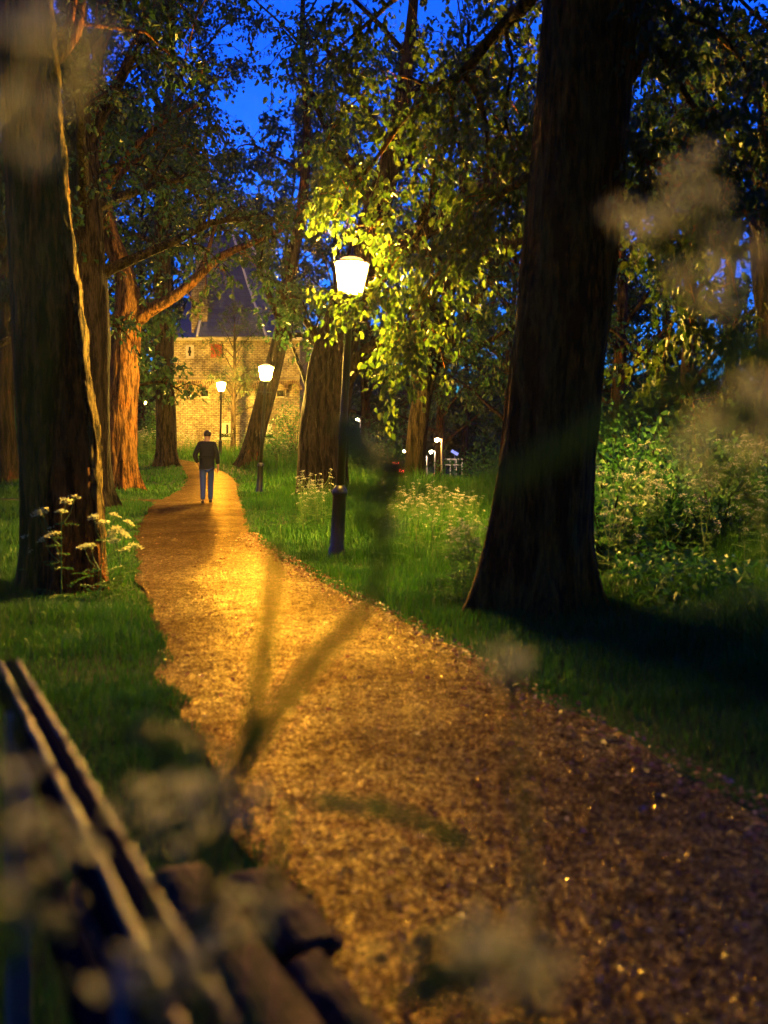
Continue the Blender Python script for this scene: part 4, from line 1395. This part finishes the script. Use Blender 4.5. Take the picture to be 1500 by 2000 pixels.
plank("seat_plank", .195, .405, .15, .05, .10, LB - .05, M['wood_seat'])
plank("seat_plank", .36, .405, .14, .05, .14, LB - .05, M['wood_seat'])
a_ = plank("seat_plank", .515, .40, .13, .05, .22, .60, M['wood_seat'], rough=.009)
a_['label'] = "rotten front plank broken into pieces"
a_ = plank("seat_plank", .485, .395, .085, .045, .64, .98, M['wood_seat'], rough=.012)
a_['label'] = "narrow rotten remnant of the front plank"
for yy_ in (.30, LB - .35):
    lm = MB()
    lm.box((sg * .33, yy_, .185), (.44, .09, .385), bevel=.015)
    lm.box((sg * -.012, yy_, .44), (.045, .07, .86), bevel=.01)
    lm.build("leg", M['concrete'], bench, smooth=False)


# ------------------------------------------------------------------ cow parsley
def umbel(m, c, r, n, nrm, g, ps=.006):
    """a flat dome of tiny white flowers in small clusters"""
    nrm = unit(nrm)
    ref = np.array([1.0, 0, 0]) if abs(nrm[0]) < .8 else np.array([0, 1.0, 0])
    a = unit(np.cross(nrm, ref)); b = np.cross(nrm, a)
    nk = max(7, int(n / 9))
    th = np.arange(nk) * 2.399 + g.random() * 6; rr = r * np.sqrt((np.arange(nk) + .5) / nk)
    cen = c + np.cos(th)[:, None] * rr[:, None] * a + np.sin(th)[:, None] * rr[:, None] * b + nrm * (.35 * r * (1 - (rr / r) ** 2))[:, None]
    k = g.integers(0, nk, n)
    pos = cen[k] + g.normal(size=(n, 3)) * r * .085
    m.leaves(pos, g.normal(size=(n, 3)) * np.array([1, 1, .35]), ps * g.uniform(.7, 1.4, n), width=.95, fold=.05, droop=.02, six=False, rg=g)
    return cen


def frond(m, a, d, L, g, lf=.022, n=70):
    """a fern-like leaf: rows of small leaflets beside a drooping midrib"""
    d = unit(d); side = unit(np.cross(d, np.array([0, 0, 1.0]) + g.normal(size=3) * .15))
    t = g.uniform(.15, 1, n)
    w = L * .32 * (1.05 - t) * g.uniform(-1, 1, n)
    pos = a + d * (t * L)[:, None] + side * w[:, None] + np.array([0, 0, -1.0]) * (.35 * L * t * t)[:, None]
    ld = unit(d * .6 + side * np.sign(w)[:, None] * .8 + np.array([0, 0, -.2]))
    m.leaves(pos, ld, lf * g.uniform(.6, 1.3, n), width=.55, six=False, rg=g)


def cow_parsley(h, nb, g, pieces=True, big=1.0, fol=6, npet=70, ps=.007, ur=.036):
    """returns meshes (MB) of stem, foliage and a list of umbels, base at the origin"""
    st, fo, um = MB(), MB(), []
    lean = g.normal(size=2) * .10
    main = catmull([(0, 0, 0), (lean[0] * .3 * h, lean[1] * .3 * h, .4 * h), (lean[0] * h * .7, lean[1] * h * .7, .75 * h), (lean[0] * h, lean[1] * h, h)], 12)
    st.tube(main, np.linspace(.006, .003, 12) * big, 6)
    tips = [(main[-1], unit(main[-1] - main[-3]))]
    for b in range(nb):
        k = g.integers(4, 10); az = g.random() * 6.283
        L = h * g.uniform(.18, .42)
        d = np.array([math.cos(az) * .6, math.sin(az) * .6, .85])
        p0 = main[k]; p2 = p0 + d * L; p1 = p0 + d * L * .5 + np.array([math.cos(az), math.sin(az), -.2]) * L * .12
        st.tube(catmull([p0, p1, p2], 7), np.linspace(.0035, .0018, 7) * big, 5)
        tips.append((p2, unit(p2 - p1)))
        fo_d = np.array([math.cos(az + 1), math.sin(az + 1), .4])
        frond(fo, p0, fo_d, h * .22, g, n=36)
    for (tp, d) in tips:
        m = MB()
        c = tp + d * .03
        cen = umbel(m, c, ur * big * g.uniform(.75, 1.3), int(npet * g.uniform(.7, 1.3)), d + g.normal(size=3) * .15, g, ps * big)
        kk = len(cen)
        st.twigs(np.repeat(tp[None], kk, 0), (tp[None] + cen) / 2 + d * .004, cen, .0011 * big, .0007 * big)
        um.append(m)
    for f in range(fol):
        az = g.random() * 6.283
        frond(fo, main[g.integers(0, 4)], np.array([math.cos(az), math.sin(az), g.uniform(.5, 1.0)]), h * g.uniform(.3, .5), g, n=90, lf=.026)
    return st, fo, um


# five kinds of plant, then copies along the verges
protos = []
for k in range(5):
    g = np.random.default_rng(500 + k)
    st, fo, um = cow_parsley(.95, 6 + k % 3, g, npet=34, ps=.010, ur=.042, fol=8)
    al = MB()
    for u in um:
        off = al.n
        for Vb in u.V: pass
        al.add(np.concatenate(u.V), [np.concatenate(b) for b in u.F.values()])
    protos.append((st, fo, al))
first = {}


def meadow_plant(k, x, y, sc, rz, label, group):
    z = float(ground_z(x, y))
    if k not in first:
        root = thing("cow_parsley", (x, y, z), label, "wildflower", group)
        st, fo, al = protos[k]
        st.build("stem", M['stem'], root); fo.build("foliage", M['fern'], root, smooth=False); al.build("flower_head", M['petal_white'], root, smooth=False)
        first[k] = root
    else:
        root = copy_tree(first[k]); root.location = (x, y, z); root['label'] = label; root['group'] = group
    root.rotation_euler = (0, 0, rz); root.scale = (sc, sc, sc)


g = np.random.default_rng(91)
CL = [  # px range, depth range, count, scale, label, group
    (1165, 1520, 8.8, 12.5, 30, (.7, 1.15), "white cow parsley in the dense drift right of the huge trunk", "cow parsley right of the huge trunk"),
    (740, 935, 11.5, 19, 30, (.5, .82), "white cow parsley in the bank between the nearest lamp and the huge trunk", "cow parsley between lamp and trunk"),
    (585, 650, 16, 22, 12, (.6, .95), "white cow parsley just left of the nearest lamp post", "cow parsley left of the nearest lamp"),
    (880, 935, 8.9, 11, 7, (.45, .75), "white cow parsley at the left foot of the huge trunk", "cow parsley at the foot of the huge trunk"),
    (350, 480, 51.5, 54.6, 26, (.9, 1.3), "white cow parsley along the foot of the brick wall", "cow parsley under the brick wall"),
    (490, 560, 44, 48, 12, (.8, 1.1), "white cow parsley beside the leaning tree by the second lamp", "cow parsley by the leaning tree"),
    (258, 305, 50, 60, 16, (1.0, 1.4), "white cow parsley under the farthest lamp", "cow parsley under the farthest lamp"),
    (1250, 1520, 12.5, 16, 22, (1.0, 1.4), "tall white cow parsley before the dark bushes on the right", "tall cow parsley before the bushes"),
]
for (a, b, ya, yb, n, sc, lab, grp) in CL:
    for _ in range(n):
        y = g.uniform(ya, yb); x = (g.uniform(a, b) - 750) / 2000 * y
        if on_path(np.array([x]), np.array([y]), .15)[0]: continue
        meadow_plant(int(g.integers(0, 5)), x, y, g.uniform(*sc), g.random() * 6.28, lab, grp)


def big_plant(x, y, z0, h, nb, seed, label, group, big=1.0, tilt=(0, 0), npet=150, fol=5, ps=.006, ur=.04):
    g = np.random.default_rng(seed)
    root = thing("cow_parsley", (x, y, z0), label, "wildflower", group)
    st, fo, um = cow_parsley(h, nb, g, big=big, npet=npet, fol=fol, ps=ps, ur=ur)
    st.build("stem", M['stem'], root); fo.build("foliage", M['fern'], root, smooth=False)
    for u in um:
        u.build("umbel", M['petal'], root, smooth=False)
    root.rotation_euler = (tilt[0], tilt[1], 0)
    return root


for i, (px, Y, h, nb, lab) in enumerate([(120, 9.6, .80, 8, "cow parsley in flower before the foot of the crusted left trunk"),
                                         (195, 9.3, .72, 6, "cow parsley right of the crusted trunk foot, leaning over the grass"),
                                         (240, 9.8, .62, 5, "low cow parsley between the crusted trunk and the path"),
                                         (80, 9.9, .62, 5, "cow parsley at the left side of the crusted trunk foot")]):
    b = gp(px, 0, Y)
    big_plant(b[0], b[1], b[2], h, nb, 700 + i, lab, None, 1.2, npet=110, fol=8, ps=.011, ur=.05)


# out-of-focus plants standing right before the camera
def near_plant(spots, root_xy, label, seed, leaves=(), rs=.0030, dens=50, stems=(), nz=.55):
    """stems rising from root_xy to umbels seen at the given spots (px, py, depth, radius)"""
    g = np.random.default_rng(seed)
    root = thing("cow_parsley", (root_xy[0], root_xy[1], 0), label, "wildflower", "blurred cow parsley before the camera")
    o = np.array([root_xy[0], root_xy[1], 0])
    st, fo = MB(), MB()
    node = np.array([0, 0, nz])
    st.tube(catmull([(0, 0, 0), (.01, .0, nz * .6), tuple(node)], 8), .006, 8)
    for (px, py, Y, r) in spots:
        tp = P(px, py, Y) - o
        mid = node * .45 + tp * .55 + np.array([0, 0, -.06])
        st.tube(catmull([tuple(node), tuple(mid), tuple(tp)], 10), np.linspace(rs, rs * .6, 10), 7)
        m = MB()
        d = unit(tp - mid)
        cen = umbel(m, tp + d * .02, r, int(dens * (r / .03)), d * .3 + np.array([0, -.55, .6]) + g.normal(size=3) * .2, g, .007)
        st.twigs(np.repeat(tp[None], len(cen), 0), (tp[None] + cen) / 2, cen, .0011, .0007)
        m.build("umbel", M['petal'], root, smooth=False)
    for (px, py, Y, dx, dz, L) in leaves:
        a = P(px, py, Y) - o
        frond(fo, a, np.array([dx, .1, dz]), L, g, lf=.022, n=80)
        st.tube(catmull([tuple(node), tuple(node * .5 + a * .5 + np.array([0, 0, -.03])), tuple(a)], 6), .003, 6)
    for kk_, ln in enumerate(stems):
        q = catmull([P(*p) - o for p in ln], 24)
        st.tube(catmull([tuple(node), tuple(q[0])], 4), .005, 6)
        st.tube(q, np.linspace(.0062, .0045, 24), 8)
        for f in ((.80, .90, .97) if kk_ else ()):
            frond(fo, q[int(f * 23)], np.array([g.uniform(-.25, .25), .1, g.uniform(-.3, .7)]), .07, g, lf=.020, n=60)
    st.build("stem", M['stem_thin'], root)
    if fo.n:
        fo.build("foliage", M['fern'], root, smooth=False)
    return root


near_plant([(40, 165, .44, .030), (130, 175, .47, .024), (35, 325, .45, .027)], (-.24, .42), "blurred cow parsley reaching up across the top of the left trunk", 901)
near_plant([(1290, 490, .62, .028), (1370, 470, .62, .024), (1425, 610, .60, .028), (1470, 530, .64, .026), (1390, 390, .66, .022)], (.72, .72), "blurred cow parsley high at the right edge", 902, [(1300, 830, .66, .3, .1, .10)], nz=1.0, dens=34)
near_plant([(1470, 950, .50, .024), (1540, 860, .5, .026)], (.75, .50), "blurred cow parsley slanting across the huge trunk", 903, nz=1.0,
           stems=[[(1800, 560, .52), (1500, 680, .51), (1235, 800, .50), (1080, 885, .50), (950, 955, .50)]])
near_plant([(985, 1345, .75, .018), (1015, 1365, .72, .012)], (.16, .60), "blurred cow parsley standing before the huge trunk's foot", 904, dens=34, rs=.002)
near_plant([(400, 1650, .70, .040), (310, 1640, .72, .034), (455, 1850, .75, .03), (300, 1960, .62, .034)], (-.17, .62), "blurred cow parsley before the bench rail", 905, [(560, 1570, .85, .4, .02, .14), (430, 1540, .85, -.2, .2, .12)], dens=80, stems=[[(440, 1560, .80), (490, 1420, .80), (520, 1240, .80), (535, 1120, .80), (541, 1050, .80)], [(440, 1560, .80), (520, 1420, .80), (620, 1285, .80), (720, 1175, .80), (745, 1060, .80), (745, 900, .80)]])
near_plant([(60, 1760, .60, .038), (15, 1620, .62, .026)], (-.28, .62), "blurred cow parsley left of the bench rail", 906, [(120, 1900, .7, -.2, .2, .12)], rs=.0014)
near_plant([(1010, 1940, .62, .030), (930, 1900, .64, .020)], (.06, .72), "blurred cow parsley over the near gravel", 907, [(700, 1960, .65, .2, .1, .12)], dens=90)

# ------------------------------------------------------------------ the road beyond, right of the path
def strip(name, pts, w, mat, lift):
    m = MB(); p = catmull(pts, 60); T = unit(np.gradient(p, axis=0)); n_ = np.stack([-T[:, 1], T[:, 0], 0 * T[:, 0]], -1)
    Lp, Rp = p + n_ * w / 2, p - n_ * w / 2
    V = np.stack([Lp, Rp], 1).reshape(-1, 3); V[:, 2] = ground_z(V[:, 0], V[:, 1]) + lift
    i = np.arange(59)[:, None] * 2
    m.add(V, i + np.array([[0, 1, 3, 2]]))
    return m.build(name, mat)


M['asphalt'] = NT("wet_asphalt").set(.4, .5, color=(.045, .043, .042)).m
tag(strip("road", [(-40, 96, 0), (0, 84, 0), (6, 80, 0), (40, 72, 0), (120, 66, 0)], 6.5, M['asphalt'], .06), "wet asphalt road beyond the park", kind='structure')


def road_lamp(px, py, Y, col_m, label, style=0, tint='pole'):
    top = P(px, py, Y); zb = float(ground_z(top[0], top[1]))
    root = thing("road_lamp", (top[0], top[1], zb), label, "street light", "lights along the road")
    h = top[2] - zb
    m = MB(); m.lathe([(.09, -.1), (.08, .5), (.05, h - .05), (.05, h + .1)], 10)
    m.tube([(0, 0, h + .08), (-.3, 0, h + .14)], .035, 8)
    m.build("pole", M[tint], root)
    m = MB(); m.lathe([(.03, -.13), (.10, -.07), (.11, .02), (.05, .07)], 12, c=(-.3, 0, h + .04)); m.build("lamp_head", col_m, root)
    return root


M['pole'] = NT("galvanised_pole").set(.5, .5, color=(.25, .24, .22)).m
M['road_orange'] = lum("lit_orange_lamp", (1, .45, .08), 160)
road_lamp(798, 882, 78, M['road_light'], "left white street light beside the leaning dark trunk")
road_lamp(850, 883, 72, M['road_light'], "brightest white street light beyond the road")
road_lamp(834, 893, 74, M['road_light'], "lowest white street light, standing between the two others")
road_lamp(863, 860, 62, M['road_orange'], "orange light on a tall post rising from the lit bank")
road_lamp(704, 820, 95, M['road_light'], "far single light left above the car")

# car, seen from behind
cxw, cyw = P(778, 0, 80)[0], 80.0
cz = float(ground_z(cxw, cyw)) + .07
car = thing("parked_car", (cxw, cyw, cz), "dark car with red tail lights half hidden by the trunk near the road", "car", rz=R(-12))
M['car_paint'] = NT("dark_car_paint").set(.25, .6, color=(.02, .02, .025)).m
M['car_glass'] = NT("dark_car_glass").set(.08, .6, color=(.01, .012, .015)).m
m = MB()
sec = [(-2.1, .35, .78, .80), (-2.05, .25, .95, .86), (-1.3, .22, .98, .90), (-.9, .22, 1.40, .86), (.4, .22, 1.45, .86), (1.2, .22, .95, .90), (2.0, .25, .80, .86), (2.1, .35, .65, .80)]
V = []
for (y, z0_, z1_, w) in sec:
    wt = w * (.78 if z1_ > 1.2 else .95)
    V += [[-w, y, z0_], [w, y, z0_], [w, y, min(z1_, .92)], [wt, y, z1_], [-wt, y, z1_], [-w, y, min(z1_, .92)]]
F = []
for q in range(len(sec) - 1):
    for k in range(6):
        F.append([q * 6 + k, q * 6 + (k + 1) % 6, q * 6 + 6 + (k + 1) % 6, q * 6 + 6 + k])
m.add(V, [np.array(F), np.array([[5, 4, 3, 2, 1, 0]]), np.array([[42, 43, 44, 45, 46, 47]])])
m.build("body", M['car_paint'], car, smooth=False)
m = MB(); m.add([[-.66, -1.29, 1.0], [.66, -1.29, 1.0], [.60, -.97, 1.34], [-.60, -.97, 1.34]], np.array([[0, 1, 2, 3]])); m.build("rear_window", M['car_glass'], car, smooth=False)
for s in (-1, 1):
    m = MB(); m.box((s * .64, -2.09, .80), (.34, .06, .18), bevel=.02); m.build("tail_light", M['tail'], car, smooth=False)
    for y in (-1.35, 1.35):
        m = MB(); th = np.arange(20) / 20 * 6.283
        m.tube([(s * .66, y, .30), (s * .88, y, .30)], .31, 20); m.build("wheel", M['void'], car)
m = MB(); m.box((0, -1.0, 1.40), (.5, .05, .05)); m.build("brake_light", M['tail'], car, smooth=False)
m = MB(); m.box((0, -2.105, .62), (.5, .03, .12)); m.build("number_plate", M['plate'], car, smooth=False)

# lit low hedge, railing, blue sign
b0, b1 = P(832, 0, 60), P(922, 0, 60)
hz = float(ground_z(3.5, 60))
hd = thing("low_hedge", ((b0[0] + b1[0]) / 2, 60, hz), "clipped low hedge lit orange under the tall post", "hedge")
m = MB(); n = 2600; g = np.random.default_rng(8)
hl = b1[0] - b0[0]
pos = np.stack([g.uniform(-hl / 2, hl / 2, n), g.uniform(-.5, .5, n), g.uniform(0, .95, n)], -1)
m.leaves(pos, g.normal(size=(n, 3)), g.uniform(.06, .14, n), six=False, rg=g)
m.build("foliage", M['leaf_mid'], hd, smooth=False)
st = MB()
for k in range(12):
    x = -hl / 2 + hl * (k + .5) / 12
    st.tube([(x, 0, -.05), (x + .03, .03, .5), (x - .05, 0, .85)], .02, 5)
st.build("stems", M['bark_dark'], hd)
M['white_paint'] = NT("white_paint").set(.5, .4, color=(.75, .74, .7)).m
a0, a1 = P(855, 897, 76), P(904, 899, 76)
zg0 = float(ground_z(a0[0], 76))
rl = thing("railing", ((a0[0] + a1[0]) / 2, 76, zg0), "white railing beyond the lit hedge", "railing")
m = MB(); hw = (a1[0] - a0[0]) / 2; hr = a0[2] - zg0
m.box((0, 0, hr), (2 * hw, .06, .10)); m.box((0, 0, hr - .42), (2 * hw, .05, .07)); m.build("rail", M['white_paint'], rl, smooth=False)
for k in range(5):
    m = MB(); m.box((-hw + .05 + (2 * hw - .1) * k / 4, .07, hr / 2), (.07, .07, hr + .1)); m.build("post", M['white_paint'], rl, smooth=False)
sp = P(888, 884, 82)
zg0 = float(ground_z(sp[0], 82))
sg_ = thing("road_sign", (sp[0], 82, zg0), "small lit blue sign above the white railing", "sign")
m = MB(); m.lathe([(.035, -.1), (.035, sp[2] - zg0 + .2)], 8); m.build("post", M['pole'], sg_)
m = MB(); rt_ = np.array(Matrix.Rotation(R(30), 3, 'Y')); m.box((0, -.05, sp[2] - zg0), (.62, .03, .24), rot=rt_, bevel=.01); m.build("sign_panel", M['blue_sign'], sg_, smooth=False)

# orange marker on the far left lawn
sp = P(20, 862, 48); zg0 = float(ground_z(sp[0], 48))
sg_ = thing("marker_post", (sp[0], 48, zg0), "small orange and white marker on a post at the far left lawn", "sign")
M['orange_paint'] = NT("orange_paint").set(.5, .4, color=(.6, .14, .03)).m
m = MB(); m.lathe([(.025, -.1), (.025, sp[2] - zg0 - .1)], 8); m.build("post", M['pole'], sg_)
m = MB(); m.box((0, 0, sp[2] - zg0 + .12), (.20, .12, .26), bevel=.03); m.box((.04, 0, sp[2] - zg0 + .30), (.1, .1, .14), bevel=.02); m.build("orange_panel", M['orange_paint'], sg_, smooth=False)
m = MB(); m.box((0, 0, sp[2] - zg0 - .08), (.18, .11, .15), bevel=.02); m.build("white_panel", M['white_paint'], sg_, smooth=False)


# ------------------------------------------------------------------ thin haze added to give the lamps a halo
m = MB(); m.box((0, 42, 14), (180, 140, 36))
t = NT("added_halo_haze"); t.t.nodes.remove(t.b)
pv = t.n("ShaderNodeVolumePrincipled")
pv.inputs["Color"].default_value = (.9, .9, .9, 1); pv.inputs["Density"].default_value = .00012; pv.inputs["Anisotropy"].default_value = .82
t.l(pv.outputs[0], t.out.inputs["Volume"])
tag(m.build("haze", t.m, smooth=False), "thin added haze that gives the lamps a halo", "haze", kind='stuff')
